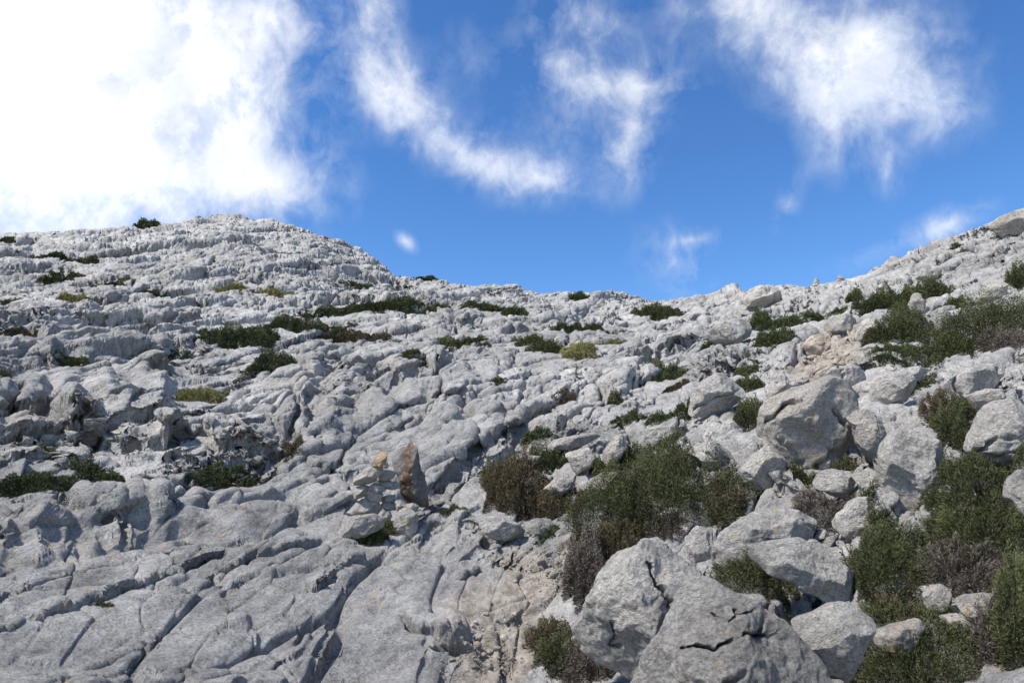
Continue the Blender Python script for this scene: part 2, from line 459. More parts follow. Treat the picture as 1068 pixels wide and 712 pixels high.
def rock_material(name, rust=False, tint=(1, 1, 1)):
    m, nt, b = mat(name); s = NB(nt)
    pos = s.n('ShaderNodeNewGeometry').outputs['Position']
    mp = s.n('ShaderNodeMapping'); s.l(pos, mp.inputs[0]); mp.inputs['Rotation'].default_value = (0.4, 0.3, 0.7); mp.inputs['Scale'].default_value = (1, 1.9, 1.4)
    big = s.noise(pos, 0.22, 4, 0.55)
    mid = s.noise(mp.outputs[0], 1.7, 8, 0.66, 0.4)
    fine = s.noise(pos, 22, 7, 0.7)
    spk = s.noise(pos, 95, 3, 0.6)
    patch_ = s.noise(pos, 0.75, 5, 0.6, 0.8)
    tone = s.math('ADD', s.math('MULTIPLY', big, 0.40), s.math('MULTIPLY', mid, 0.60))
    tone = s.math('ADD', tone, s.math('MULTIPLY', s.math('SUBTRACT', patch_, 0.5), 0.40))
    tone = s.math('ADD', tone, s.math('MULTIPLY', s.math('SUBTRACT', fine, 0.5), 0.42))
    col = s.ramp(tone, [(0.30, (0.205, 0.196, 0.185)), (0.42, (0.365, 0.351, 0.330)), (0.54, (0.495, 0.475, 0.445)), (0.66, (0.69, 0.66, 0.615))])
    # warm tan film in places
    wm = s.ramp(s.noise(pos, 0.9, 6, 0.6), [(0.56, 0.0), (0.70, 1.0)])
    col = s.mix(s.math('MULTIPLY', wm, 0.6), col, (0.44, 0.385, 0.32))
    # pale crusts and dark algae streaks
    wl = s.ramp(s.noise(pos, 7.5, 7, 0.7, 0.6), [(0.60, 0.0), (0.66, 1.0)])
    col = s.mix(s.math('MULTIPLY', wl, 0.55), col, (0.60, 0.59, 0.56))
    st = s.n('ShaderNodeMapping'); s.l(pos, st.inputs[0]); st.inputs['Scale'].default_value = (2.6, 0.8, 0.5)
    dk = s.ramp(s.noise(st.outputs[0], 2.0, 7, 0.7, 0.5), [(0.53, 0.0), (0.66, 1.0)])
    col = s.mix(s.math('MULTIPLY', dk, 0.50), col, (0.150, 0.147, 0.145))
    sp = s.ramp(spk, [(0.33, 0.62), (0.52, 1.0), (0.72, 1.15)])
    col = s.mix(1.0, col, sp, 'MULTIPLY')
    # ochre lichen dots
    vn = s.n('ShaderNodeTexVoronoi'); vn.inputs['Scale'].default_value = 13
    wv = s.n('ShaderNodeVectorMath', operation='ADD'); s.l(pos, wv.inputs[0])
    nz = s.n('ShaderNodeTexNoise'); nz.inputs['Scale'].default_value = 30; s.l(pos, nz.inputs['Vector'])
    sc = s.n('ShaderNodeVectorMath', operation='SCALE'); s.l(nz.outputs[1], sc.inputs[0]); sc.inputs['Scale'].default_value = 0.06
    s.l(sc.outputs[0], wv.inputs[1]); s.l(wv.outputs[0], vn.inputs['Vector'])
    gate = s.ramp(s.noise(pos, 1.1, 3, 0.5), [(0.52, 0.0), (0.58, 1.0)])
    lm = s.math('MULTIPLY', s.ramp(vn.outputs['Distance'], [(0.16, 1.0), (0.23, 0.0)]), gate)
    col = s.mix(s.math('MULTIPLY', lm, 0.55), col, (0.50, 0.35, 0.13))
    # limestone grit and soil
    at = s.n('ShaderNodeAttribute', attribute_name='soil')
    sl = s.math('ADD', s.math('MULTIPLY', at.outputs['Fac'], 1.25), s.math('MULTIPLY', s.math('SUBTRACT', s.noise(pos, 3.5, 6, 0.65), 0.55), 1.6))
    sl = s.math('MULTIPLY', s.ramp(sl, [(0.35, 0.0), (0.75, 1.0)]), s.ramp(at.outputs['Fac'], [(0.05, 0.0), (0.25, 1.0)]))
    sc2 = s.ramp(s.noise(pos, 16, 6, 0.7), [(0.35, (0.25, 0.20, 0.15)), (0.50, (0.45, 0.38, 0.30)), (0.66, (0.64, 0.57, 0.48))])
    col = s.mix(s.math('MULTIPLY', sl, 0.85), col, sc2)
    if rust:
        ob = s.n('ShaderNodeTexCoord').outputs['Object']
        sx = s.n('ShaderNodeSeparateXYZ'); s.l(ob, sx.inputs[0])
        off = s.math('ADD', sx.outputs['X'], s.math('MULTIPLY', s.math('SUBTRACT', s.noise(pos, 9, 5, 0.6), 0.5), 0.10))
        band = s.ramp(s.math('ABSOLUTE', s.math('ADD', off, 0.012)), [(0.012, 1.0), (0.036, 0.0)])
        rc = s.ramp(s.noise(pos, 24, 6, 0.7), [(0.35, (0.080, 0.040, 0.026)), (0.5, (0.20, 0.112, 0.065)), (0.66, (0.36, 0.225, 0.13))])
        col = s.mix(0.45, col, (0.13, 0.105, 0.09))
        brk = s.ramp(s.noise(pos, 14, 5, 0.65), [(0.38, 0.35), (0.50, 0.95)])
        col = s.mix(s.math('MULTIPLY', band, brk), col, rc)
    if tint != (1, 1, 1): col = s.mix(1.0, col, tint, 'MULTIPLY')
    s.l(col, b.inputs['Base Color'])
    b.inputs['Roughness'].default_value = 0.92
    b.inputs['Specular IOR Level'].default_value = 0.25
    # relief
    pit = s.n('ShaderNodeTexVoronoi'); pit.inputs['Scale'].default_value = 14; s.l(wv.outputs[0], pit.inputs['Vector'])
    rel = s.math('ADD', s.math('MULTIPLY', s.noise(mp.outputs[0], 7, 10, 0.72, 0.3), 0.11), s.math('MULTIPLY', fine, 0.045))
    rel = s.math('ADD', rel, s.math('MULTIPLY', s.ramp(pit.outputs['Distance'], [(0.1, 0.0), (0.4, 1.0)]), 0.008))
    rel = s.math('ADD', rel, s.math('MULTIPLY', spk, 0.006))
    bp = s.n('ShaderNodeBump'); bp.inputs['Strength'].default_value = 0.9; bp.inputs['Distance'].default_value = 0.8
    s.l(rel, bp.inputs['Height']); s.l(bp.outputs[0], b.inputs['Normal'])
    return m

ROCK = rock_material('grey_limestone')
LIGHT = rock_material('light_limestone', tint=(1.09, 1.06, 1.02))
PALE = rock_material('pale_limestone', tint=(1.12, 1.06, 0.98))
RUST = rock_material('rust_stained_limestone', rust=True)
CAIRN_PALE = rock_material('cairn_limestone', tint=(1.15, 1.09, 1.02))
TAN = rock_material('tan_limestone', tint=(1.14, 0.99, 0.84))
OCHRE = rock_material('ochre_limestone', tint=(1.12, 0.88, 0.60))

def leaf_material(name, dark, mid, light, trans=0.15):
    m, nt, b = mat(name); s = NB(nt)
    at = s.n('ShaderNodeAttribute', attribute_name='tone')
    col = s.ramp(at.outputs['Fac'], [(0.0, dark), (0.5, mid), (1.0, light)])
    s.l(col, b.inputs['Base Color'])
    b.inputs['Roughness'].default_value = 0.75; b.inputs['Specular IOR Level'].default_value = 0.2
    return m
LEAF = {
    'J': leaf_material('juniper_green', (0.020, 0.027, 0.010), (0.047, 0.060, 0.019), (0.098, 0.112, 0.038)),
    'G': leaf_material('heath_green', (0.019, 0.024, 0.010), (0.050, 0.057, 0.021), (0.112, 0.118, 0.046)),
    'B': leaf_material('brown_heath', (0.032, 0.024, 0.015), (0.076, 0.058, 0.031), (0.14, 0.11, 0.055)),
    'D': leaf_material('dry_twigs_grey', (0.040, 0.031, 0.024), (0.098, 0.078, 0.062), (0.20, 0.17, 0.14)),
    'Y': leaf_material('spurge_yellow', (0.10, 0.095, 0.028), (0.21, 0.19, 0.07), (0.34, 0.31, 0.13)),
}

# ------------------------------------------------------------------ mesh helpers
def link(name, verts, faces, material, parent=None, smooth=True, attr=None, origin=None):
    me = bpy.data.meshes.new(name)
    v = np.asarray(verts, np.float64)
    if origin is not None: v = v - origin
    f = np.asarray(faces, np.int32)
    me.vertices.add(len(v)); me.vertices.foreach_set('co', v.astype(F32).ravel())
    n = f.shape[1]
    me.loops.add(f.size); me.loops.foreach_set('vertex_index', f.ravel())
    me.polygons.add(len(f))
    me.polygons.foreach_set('loop_start', np.arange(0, f.size, n, dtype=np.int32))
    if smooth: me.polygons.foreach_set('use_smooth', np.ones(len(f), bool))
    for an, av in (attr or {}).items():
        a = me.attributes.new(an, 'FLOAT', 'POINT'); a.data.foreach_set('value', av.astype(F32))
    me.update(calc_edges=True)
    me.materials.append(material)
    o = bpy.data.objects.new(name, me); C.objects.link(o)
    if origin is not None: o.location = tuple(float(q) for q in origin)
    if parent is not None:
        o.parent = parent; o.location = (0, 0, 0) if origin is None else tuple(float(q) for q in (origin - np.array(parent.location)))
    return o

def tag(o, label=None, cat=None, group=None, kind=None):
    if label: o['label'] = label
    if cat: o['category'] = cat
    if group: o['group'] = group
    if kind: o['kind'] = kind
    return o

import bmesh
_ico = {}
def ico(n):
    if n not in _ico:
        bm = bmesh.new(); bmesh.ops.create_icosphere(bm, subdivisions=n, radius=1.0)
        v = np.array([q.co[:] for q in bm.verts]); f = np.array([[q.index for q in p.verts] for p in bm.faces])
        bm.free(); _ico[n] = (v / np.linalg.norm(v, axis=1)[:, None], f)
    return _ico[n]

def radial(poly):
    """radius of an outline around its centroid, by angle (720 steps)"""
    p = np.array(poly, float); c = p.mean(0)
    a2 = 0; cx = cy = 0
    for (x0, y0), (x1, y1) in zip(p, np.roll(p, -1, 0)):
        k = x0 * y1 - x1 * y0; a2 += k; cx += (x0 + x1) * k; cy += (y0 + y1) * k
    if abs(a2) > 1: c = np.array([cx / (3 * a2), cy / (3 * a2)])
    th = np.linspace(-math.pi, math.pi, 720, endpoint=False)
    dx, dy = np.cos(th), -np.sin(th)
    rad = np.zeros(720)
    for a, b in zip(p, np.roll(p, -1, 0)):
        e = b - a; w = a - c
        den = dx * e[1] - dy * e[0]
        den = np.where(np.abs(den) < 1e-9, 1e-9, den)
        t = (w[0] * e[1] - w[1] * e[0]) / den
        u = (w[0] * dy - w[1] * dx) / den
        ok = (t > 0) & (u >= -1e-6) & (u <= 1 + 1e-6)
        rad = np.where(ok, np.maximum(rad, t), rad)
    rad = np.where(rad == 0, rad[rad > 0].mean(), rad)
    k = np.exp(-(np.arange(-14, 15) / 6.0) ** 2); k /= k.sum()
    rad = np.convolve(np.concatenate([rad[-14:], rad, rad[:14]]), k, 'valid')
    return c, th, rad

PENDING = []
def boulder(label, poly, thick=0.8, sub=5, cracks=(), sink=1.0, material=None, cat='boulder', name='boulder', group=None,
            depth=None, free=False, rough=0.9, facets=14, dd=0.0):
    PENDING.append(dict(label=label, poly=poly, thick=thick, sub=sub, cracks=cracks, sink=sink, material=material, cat=cat, name=name,
                        group=group, depth=depth, free=free, rough=rough, facets=facets, dd=dd))

def place_pending():
    for q in PENDING:
        p = np.array(q['poly'], float)
        yb = p[:, 1].max(); low = p[p[:, 1] > yb - 0.35 * (yb - p[:, 1].min())]
        m = None
        if q['depth'] is None:
            g = ground(low[:, 0].mean(), yb - 0.5)
            q['depth'] = float(g @ V_F)
        c, th, rad = radial(p)
        q['rad'] = (c, th, rad)
        ground(c[0], yb - 1); bxc, byc = float(BX[LAST]), float(BY[LAST]) - (yb - c[1])
        rpx = rad.mean()
        q['dc'] = q['depth'] + q['dd'] + (0 if q['free'] else 0.30 * q['thick'] * rpx * q['depth'] / FPX)
        if not q['free']:
            w = (p[:, 0].max() - p[:, 0].min()) / 2; h = (yb - p[:, 1].min()) / 2
            b = np.maximum(blob(bxc, byc + 0.25 * h, 0.62 * w, 0.6 * h), 0.0)
            # only the ground that lies under this stone
            near_ = np.exp(-((Df - q['dc']) / (0.25 * q['dc'])) ** 2)
            Zd[...] -= 0.38 * q['sink'] * h * b * near_ * PXM

def build_boulder(q, seed):
    rr = np.random.default_rng(seed)
    n, faces = ico(q['sub'])
    c, th, rad = q['rad']
    D0 = q['dc']; m = D0 / FPX
    cen = ray(np.array(c[0]), np.array(c[1])) * D0
    ang = np.arctan2(n[:, 1], n[:, 0])
    Rt = np.interp(ang, np.concatenate([th, [math.pi]]), np.concatenate([rad, rad[:1]])) * m
    if not q['free']:
        Rt = Rt * np.where(n[:, 1] < 0, 1 + 0.30 * np.clip(-np.sin(ang), 0, 1) ** 2, 1)
    rmean = rad.mean() * m
    Tn = q['thick'] * rmean
    rho = np.hypot(n[:, 0], n[:, 1]); w = np.abs(n[:, 2])
    pw = 2.5
    t = 1.0 / ((rho / np.maximum(Rt, 1e-4)) ** pw + (w / Tn) ** pw) ** (1 / pw)
    L = n * t[:, None]                                        # right, up, towards viewer
    for k in range(q['facets']):
        nv = rr.normal(size=3); nv[2] = abs(nv[2]) + 0.55; nv[1] += 0.25; nv /= np.linalg.norm(nv)
        sup = (L @ nv).max()
        off = sup * rr.uniform(0.62, 0.88)
        s = L @ nv - off
        L = L - np.where(s > 0, s * 0.97, 0)[:, None] * nv
    und = L.copy()
    PW = cen + L[:, :1] * V_R + L[:, 1:2] * V_U - L[:, 2:3] * V_F
    rad_dir = L / np.maximum(np.linalg.norm(L, axis=1), 1e-6)[:, None]
    sc = rmean
    a = q['rough']
    dsp = 0.10 * fbm3(PW / sc * 1.1 + seed, seed, 3) + 0.035 * (0.5 - np.abs(fbm3(PW / sc * 2.6 + seed, seed + 3, 4, 0.55)) * 1.5)
    dsp = dsp * sc * a + 0.010 * a * min(1.0, sc / 0.2) * fbm3(PW / 0.09, seed + 9, 4, 0.6) * max(1.0, m / 0.009)
    L = L + rad_dir * dsp[:, None]
    if q['cracks']:
        px, py, _ = project(cen + und[:, :1] * V_R + und[:, 1:2] * V_U - und[:, 2:3] * V_F)
        px = px + 2.0 * noise3(np.stack([px / 9, py / 9, 0 * px], 1), 3) + 0.8 * noise3(np.stack([px / 3, py / 3, 0 * px], 1), 4)
        py = py + 2.0 * noise3(np.stack([px / 9 + 30, py / 9, 0 * px], 1), 3) + 0.8 * noise3(np.stack([px / 3 + 30, py / 3, 0 * px], 1), 4)
        for wid, dep, pts in q['cracks']:
            wid, dep = wid * 1.1, dep * 1.5
            pts = np.array(pts, float); best = np.full(px.shape, 1e9); sg = np.zeros(px.shape)
            for A, B in zip(pts[:-1], pts[1:]):
                e = B - A
                tt = np.clip(((px - A[0]) * e[0] + (py - A[1]) * e[1]) / (e @ e), 0, 1)
                qx = px - A[0] - tt * e[0]; qy = py - A[1] - tt * e[1]
                d = np.hypot(qx, qy); sg = np.where(d < best, np.sign(e[0] * qy - e[1] * qx), sg); best = np.minimum(best, d)
            front = np.clip(n[:, 2] * 5 + 0.2, 0, 1) * np.clip(0.75 + 0.9 * noise3(np.stack([px / 14, py / 14, 0 * px], 1), 9), 0.15, 1.25)
            L[:, 2] -= dep * m * front * np.exp(-(best / wid) ** 2)
            L[:, 1] -= 0.45 * dep * m * front * np.exp(-(best / wid) ** 2)
            L[:, 2] += 0.12 * dep * m * front * np.where(sg > 0, -1, 1) * np.exp(-best / (wid * 6))
    PW = cen + L[:, :1] * V_R + L[:, 1:2] * V_U - L[:, 2:3] * V_F
    base = cen.copy(); base[2] = PW[:, 2].min()
    o = link(q['name'], PW, faces, q['material'] or (LIGHT if q['cat'] == 'boulder' else ROCK), origin=cen)
    tag(o, q['label'], q['cat'], q['group'])
    return o

# ------------------------------------------------------------------ boulders read off the photograph
finish_heights()
GB = 'boulders on the right slope'
GF = 'foreground boulders'
b = boulder
b('large rounded boulder with one upright crack, in front of the biggest heath bush',
  [(594,668),(601,640),(621,602),(652,578),(675,562),(701,566),(724,585),(734,604),(730,650),(715,700),(680,706),(640,694),(615,690)], 0.85, 7,
  cracks=[(1.5,9,[(678,585),(680,597),(686,610),(693,622),(698,632)]),(1.8,6,[(640,650),(643,664),(636,672),(645,678)])], group=GF)
b('biggest foreground boulder, domed and crossed by a long stepped horizontal crack',
  [(655,735),(663,706),(678,672),(696,638),(715,611),(734,597),(748,599),(764,610),(790,621),(803,632),(822,652),(838,675),(858,696),(864,712),(862,745),(800,765),(720,765)], 0.75, 7,
  cracks=[(1.8,13,[(706,673),(730,674),(747,676),(762,669),(779,662),(792,661),(803,658)]),(1.5,9,[(743,637),(752,643),(762,648),(774,640),(788,631)]),(1.2,7,[(768,634),(771,641)]),(1.5,8,[(800,636),(799,648),(796,658)]),(2.5,7,[(775,700),(765,708),(756,716)])], group=GF)
b('flat square slab with an orange lichen patch, split off the biggest boulder',
  [(826,650),(850,640),(870,630),(889,630),(910,647),(905,660),(897,671),(886,686),(875,699),(862,692),(848,680),(832,668)], 0.8, 6, facets=4, rough=0.7, group=GF)
b('wedge of grey rock between the flat lichen slab and the grassy notch',
  [(801,630),(807,616),(820,609),(834,605),(853,610),(870,618),(873,627),(852,638),(826,648),(814,638)], 0.8, 6, facets=4, rough=0.7, dd=0.12, group=GF)
b('long pale boulder slanting down to stones, behind the flat lichen slab',
  [(771,580),(785,570),(808,565),(830,561),(858,562),(871,571),(872,580),(889,593),(908,613),(927,633),(920,643),(903,643),(885,634),(850,616),(820,604),(795,596)], 0.7, 6, dd=0.15, group=GF)
b('wide grey boulder peering over the long pale one, seamed at its near end',
  [(741,590),(744,574),(754,557),(774,541),(807,533),(835,534),(860,545),(872,556),(872,572),(840,578),(790,584),(757,594)], 0.7, 6,
  cracks=[(1.5,9,[(742,577),(748,583),(752,592)]),(1.3,5,[(838,545),(846,552)])], group=GF)
b('small dark rounded boulder against the biggest heath bush, above a deep cleft',
  [(714,562),(729,547),(745,548),(751,554),(746,570),(738,592),(728,592),(720,580)], 0.8, 6, group=GF)
b('whitish angular boulder at the foot of the tall pillar slab',
  [(871,547),(875,536),(885,527),(898,519),(912,521),(917,526),(910,545),(903,560),(890,560),(880,556)], 0.8, 6, group=GB)
b('tall pillar slab with a pale vertical scar down its face',
  [(918,474),(926,458),(934,446),(947,436),(960,439),(972,452),(991,475),(988,490),(978,508),(979,535),(958,542),(938,538),(928,524),(919,502)], 0.6, 6, facets=5, material=None, group=GB)
b('blunt boulder leaning on the upper edge of the pillar slab',
  [(882,434),(892,427),(904,425),(920,430),(932,437),(932,450),(922,467),(908,472),(897,459)], 0.8, 6, group=GB)
b('grey triangular boulder with a pointed lower end over a dark undercut',
  [(764,501),(783,478),(802,461),(814,472),(826,491),(818,502),(789,506)], 0.8, 6, group=GB)
b('low boulder wedged between two heath tufts below the pillar slab',
  [(846,503),(852,492),(868,490),(885,491),(899,504),(892,519),(870,514),(850,508)], 0.8, 5, group=GB)
b('brownish wedge leaning against the near side of the pillar slab',
  [(886,492),(898,490),(912,498),(922,514),(926,528),(914,526),(900,514)], 0.7, 5, material=PALE, group=GB)
b('massive pale slab at the photo edge, with a long horizontal split',
  [(1013,468),(1018,452),(1026,437),(1040,418),(1070,412),(1110,415),(1120,480),(1080,492),(1043,487),(1018,480)], 0.7, 6,
  cracks=[(1.8,8,[(1018,468),(1030,466),(1045,457),(1058,455)]),(1.3,5,[(1040,474),(1056,470),(1075,471)])], group=GB)
b('broad fractured outcrop block with yellow lichen at its top corner',
  [(774,463),(789,440),(803,420),(835,404),(874,389),(900,397),(903,415),(885,433),(890,460),(872,472),(850,490),(822,490),(803,462)], 0.6, 6,
  cracks=[(1.6,9,[(800,440),(812,432),(826,424),(840,420)]),(1.6,10,[(872,425),(882,442),(892,458)]),(1.5,9,[(850,489),(864,478),(874,470)]),(1.3,6,[(812,455),(826,472),(835,486)])], facets=10, group=GB)
b('squat boulder above the fractured block, under a spreading heath tuft',
  [(907,414),(914,396),(930,387),(945,386),(962,393),(956,410),(940,417),(925,422)], 0.8, 5, group=GB)
b('tilted slab with two dark seams, beneath the great dark bush on the slope',
  [(979,408),(990,396),(1005,387),(1025,379),(1048,379),(1052,394),(1038,406),(1014,411),(1000,414)], 0.7, 6,
  cracks=[(1.5,8,[(1003,388),(998,398),(1003,411)]),(1.2,6,[(1040,384),(1044,398)])], group=GB)
b('tan block set under the tilted slab with two seams',
  [(1008,414),(1020,408),(1034,405),(1056,405),(1060,412),(1045,420),(1031,424),(1015,426)], 0.8, 5, material=PALE, group=GB)
b('white upright wedge standing in dark heath',
  [(624,480),(630,467),(640,456),(652,449),(658,455),(655,467),(643,478),(632,484)], 0.7, 5, material=PALE, group=GB)
b('white four-sided block lying in dark heath',
  [(589,474),(600,469),(613,466),(621,476),(615,487),(603,493)], 0.8, 5, material=PALE, facets=4, group=GB)
b('low whitish boulder above the bronze heath tuft',
  [(523,483),(537,473),(555,475),(568,477),(564,484),(545,487),(529,490)], 0.8, 5, material=PALE, group=GB)
b('wide flat-topped boulder above the white upright wedge',
  [(659,458),(672,448),(686,443),(707,445),(711,456),(692,464),(668,467)], 0.8, 5, group=GB)
b('long flat slab lying across the top of the heath patch',
  [(554,466),(570,460),(589,456),(621,450),(632,459),(612,465),(588,468),(563,473)], 0.7, 5, group=GB)
b('broken white boulder beside the bronze heath tuft',
  [(565,512),(579,499),(597,499),(607,491),(608,503),(596,512),(572,523)], 0.8, 5, material=PALE, group=GB)
b('white layered boulder behind the biggest heath bush',
  [(610,520),(613,503),(630,493),(652,493),(655,503),(635,509),(622,517)], 0.8, 5, material=PALE, group=GB)
b('jagged grey boulder upslope of the biggest heath bush',
  [(709,470),(728,461),(752,463),(766,471),(764,486),(738,488),(720,478)], 0.8, 5,
  cracks=[(1.2,6,[(735,470),(745,476),(760,478)])], group=GB)
b('smooth pale boulder above the jagged grey one',
  [(738,458),(745,449),(753,442),(766,439),(774,449),(772,463),(755,464)], 0.8, 5, group=GB)
b('grey boulder at the top of the gravel hollow',
  [(545,546),(558,539),(575,542),(587,552),(580,558),(562,560),(550,556)], 0.8, 5, group=GF)
b('small squared stone in front of the gravel hollow bush',
  [(578,556),(588,549),(596,556),(592,566),(582,566)], 0.8, 4, material=PALE, cat='stone', name='stone', group=GF)
b('low rock shelf beside the top of the gravel hollow',
  [(498,546),(512,538),(526,540),(540,546),(552,557),(540,565),(520,562),(505,556)], 0.7, 5, group=GF)
b('white jagged rock half buried beside the lower-edge heath bush',
  [(907,662),(930,652),(948,650),(960,647),(982,657),(975,668),(955,672),(920,677)], 0.8, 5, material=PALE, group=GF)
b('white knobbly stone, tallest of the pale rubble',
  [(963,622),(972,611),(984,610),(994,617),(994,634),(980,641),(968,635)], 0.8, 5, material=PALE, group=GF)
b('flat white slab among the pale rubble, nearest the photo edge',
  [(995,626),(1010,621),(1030,619),(1046,621),(1046,636),(1028,641),(1008,642)], 0.8, 5, material=PALE, group=GF)
b('broad pale rock in front of the rubble, split by twigs',
  [(980,645),(1000,640),(1018,646),(1031,657),(1024,669),(1006,668),(990,660)], 0.8, 5, material=PALE, group=GF)
b('pale stone in the grassy gap behind the long slanting boulder',
  [(933,628),(945,620),(960,617),(971,628),(964,638),(945,637)], 0.8, 5, group=GF)
b('pale rock face showing between the bush and the photo edge',
  [(1053,520),(1056,498),(1066,488),(1090,490),(1095,530),(1075,540)], 0.8, 5, group=GB)
# right slope up to the skyline
b('pale dome of rock on the skyline below the two ridge cairns',
  [(771,314),(780,305),(790,299),(804,296),(817,301),(820,312),(800,318),(782,319)], 0.9, 5, material=PALE, group=GB)
b('white boulder poking between the two upper heath mats',
  [(1020,317),(1030,299),(1044,288),(1056,297),(1050,309),(1034,317)], 0.8, 5, material=PALE, group=GB)
b('block boulder beside two round cushion plants',
  [(798,404),(805,386),(825,387),(828,402),(813,415),(802,412)], 0.8, 5, group=GB)
b('rounded boulder under the skyline near the third ridge cairn',
  [(956,292),(964,277),(978,272),(984,287),(972,294)], 0.8, 4, group=GB)
b('smooth knob of rock where the right skyline leaves the photo',
  [(1033,236),(1044,227),(1058,221),(1080,214),(1100,212),(1100,240),(1050,244)], 0.8, 5, material=PALE, group=GB)
b('upright white rock between dark mats on the upper slope',
  [(953,302),(960,306),(965,320),(957,327),(948,318)], 0.7, 4, material=PALE, group=GB)
b('tall white fin of rock beside the great dark bush',
  [(972,350),(979,331),(988,317),(994,326),(986,345),(980,354)], 0.7, 4, material=PALE, group=GB)
b('broad pale slab beneath the band of slanting mats',
  [(712,432),(720,410),(735,396),(760,388),(788,397),(783,412),(762,424),(738,434)], 0.5, 6,
  cracks=[(1.3,6,[(722,428),(745,415),(770,408)])], group=GB)
b('boulder below the ochre gully, split in three',
  [(855,396),(868,384),(890,378),(908,386),(904,396),(885,399),(868,402)], 0.7, 5,
  cracks=[(1.2,6,[(876,383),(880,392),(878,400)])], group=GB)
b('tan rounded boulder uphill of the fractured block with lichen',
  [(846,402),(852,388),(868,380),(878,386),(874,396),(860,404)], 0.7, 5, material=TAN, group=GB)
b('tan stained boulder at the head of the ochre gully',
  [(836,362),(846,350),(864,346),(872,356),(864,370),(848,372)], 0.8, 5, material=TAN, group=GB)
b('grey boulder left bare between the slanting mats',
  [(858,342),(866,330),(884,326),(896,334),(890,346),(872,350)], 0.8, 5, group=GB)
b('ridged white rock rising beside the ochre gully',
  [(893,352),(900,334),(912,326),(922,334),(916,350),(904,364)], 0.7, 5, material=PALE, group=GB)
b('low pale boulder under the mid-slope heath clump',
  [(930,393),(940,384),(962,381),(975,388),(966,396),(945,398)], 0.7, 4, group=GB)
b('boulder with a blunt nose above the slanting mats in the saddle',
  [(735,352),(748,338),(768,332),(786,336),(784,350),(765,358),(748,360)], 0.7, 5, group=GB)
# rocks around the cairn
b('seat rock carrying the cairn, with a dark cushion plant at its foot',
  [(346,561),(351,546),(366,538),(389,537),(403,540),(402,551),(385,556),(366,560)], 0.9, 6, rough=0.8, group=GF)
b('knobbly upright rock under the rusty standing rock',
  [(409,548),(413,534),(420,528),(430,531),(437,539),(434,554),(426,563),(415,556)], 0.8, 5, group=GF)
gc = ground(398, 546); DCAIRN = float(gc @ V_F)
GC = 'stones stacked in the main cairn'
b('tall standing rock with a rust-red streak, right behind the cairn',
  [(411,482),(416,459),(424,456),(432,461),(437,480),(443,508),(448,532),(436,540),(424,538),(417,506)], 0.6, 6, material=RUST, cat='standing rock', name='standing_rock', depth=DCAIRN + 0.16, free=True, rough=1.5, facets=9)
def cs(label, poly, dd=0.0, th=1.2, sub=4, material=None):
    material = material or (CAIRN_PALE if dd <= 0.0 else ROCK)
    b(label, poly, th, sub, material=material, cat='stone', name='cairn_stone', group=GC, depth=DCAIRN - 0.02, dd=dd, free=True, rough=0.75, facets=6)
cs('largest slab of the cairn, broad grey base stone jutting over dark shade', [(357,539),(364,531),(371,524),(383,519),(395,524),(399,532),(392,537),(375,537)], 0.0, 0.9, 5)
cs('blocky stone at the outer end of the cairn, just above its base slab', [(366,517),(369,508),(378,506),(384,507),(382,517),(372,521)])
cs('rounded grey stone in the middle of the cairn, resting on its base slab', [(383,519),(386,512),(392,511),(399,515),(398,523),(391,523)])
cs('dark stone tucked in the cairn beside the rusty rock', [(398,518),(404,516),(412,516),(412,523),(404,526),(398,524)], 0.05)
cs('wide flat pale slab at cairn mid-height, overhanging outwards', [(367,500),(371,496),(378,492),(388,492),(394,497),(392,502),(382,506),(370,507)], 0, 1.0)
cs('pale wedge stone in the cairn, under the slab pile', [(383,509),(389,504),(395,505),(402,508),(402,513),(393,514),(386,513)])
cs('thin dark flat stone in the cairn, touching the rusty rock', [(394,501),(402,501),(415,503),(418,508),(408,511),(398,508)], 0.03, 1.1)
cs('thick pale slab near the cairn top, below the ochre capstone', [(373,495),(380,489),(388,485),(398,488),(402,494),(394,498),(380,498)], 0, 1.0)
cs('upper flat stone of the cairn leaning against the rusty rock', [(393,496),(399,491),(406,490),(413,493),(410,499),(400,502)], 0.03)
cs('ochre capstone standing on edge on top of the cairn', [(385,488),(391,476),(398,467),(404,473),(402,486),(394,492)], 0.0, 0.8, 5, OCHRE)
cs('tiny pale pebble beside the ochre capstone of the cairn', [(399,488),(400,483),(404,482),(406,486),(403,489)], -0.02, 1.0, 3, PALE)
cs('low dark stone filling the cairn between its base slab and the rusty rock', [(396,526),(404,523),(413,525),(414,531),(403,533)], 0.04)
cs('angular stone at the cairn foot touching the rusty rock', [(410,529),(413,522),(420,520),(426,526),(423,532),(414,533)], 0.0)
cs('stone at the inner end of the cairn, in front of the rusty rock foot', [(422,526),(430,524),(437,528),(436,533),(427,535)], -0.03)
cs('upright stub of stone under the overhang of the cairn base slab', [(399,541),(401,533),(406,532),(409,538),(407,544)], -0.02)
cs('small stone chinked behind the cairn middle', [(376,511),(384,505),(392,503),(398,511),(392,520),(382,520)], 0.12)
cs('shaded backing stone behind the upper cairn', [(384,500),(392,494),(404,495),(408,505),(400,512),(390,510)], 0.13)
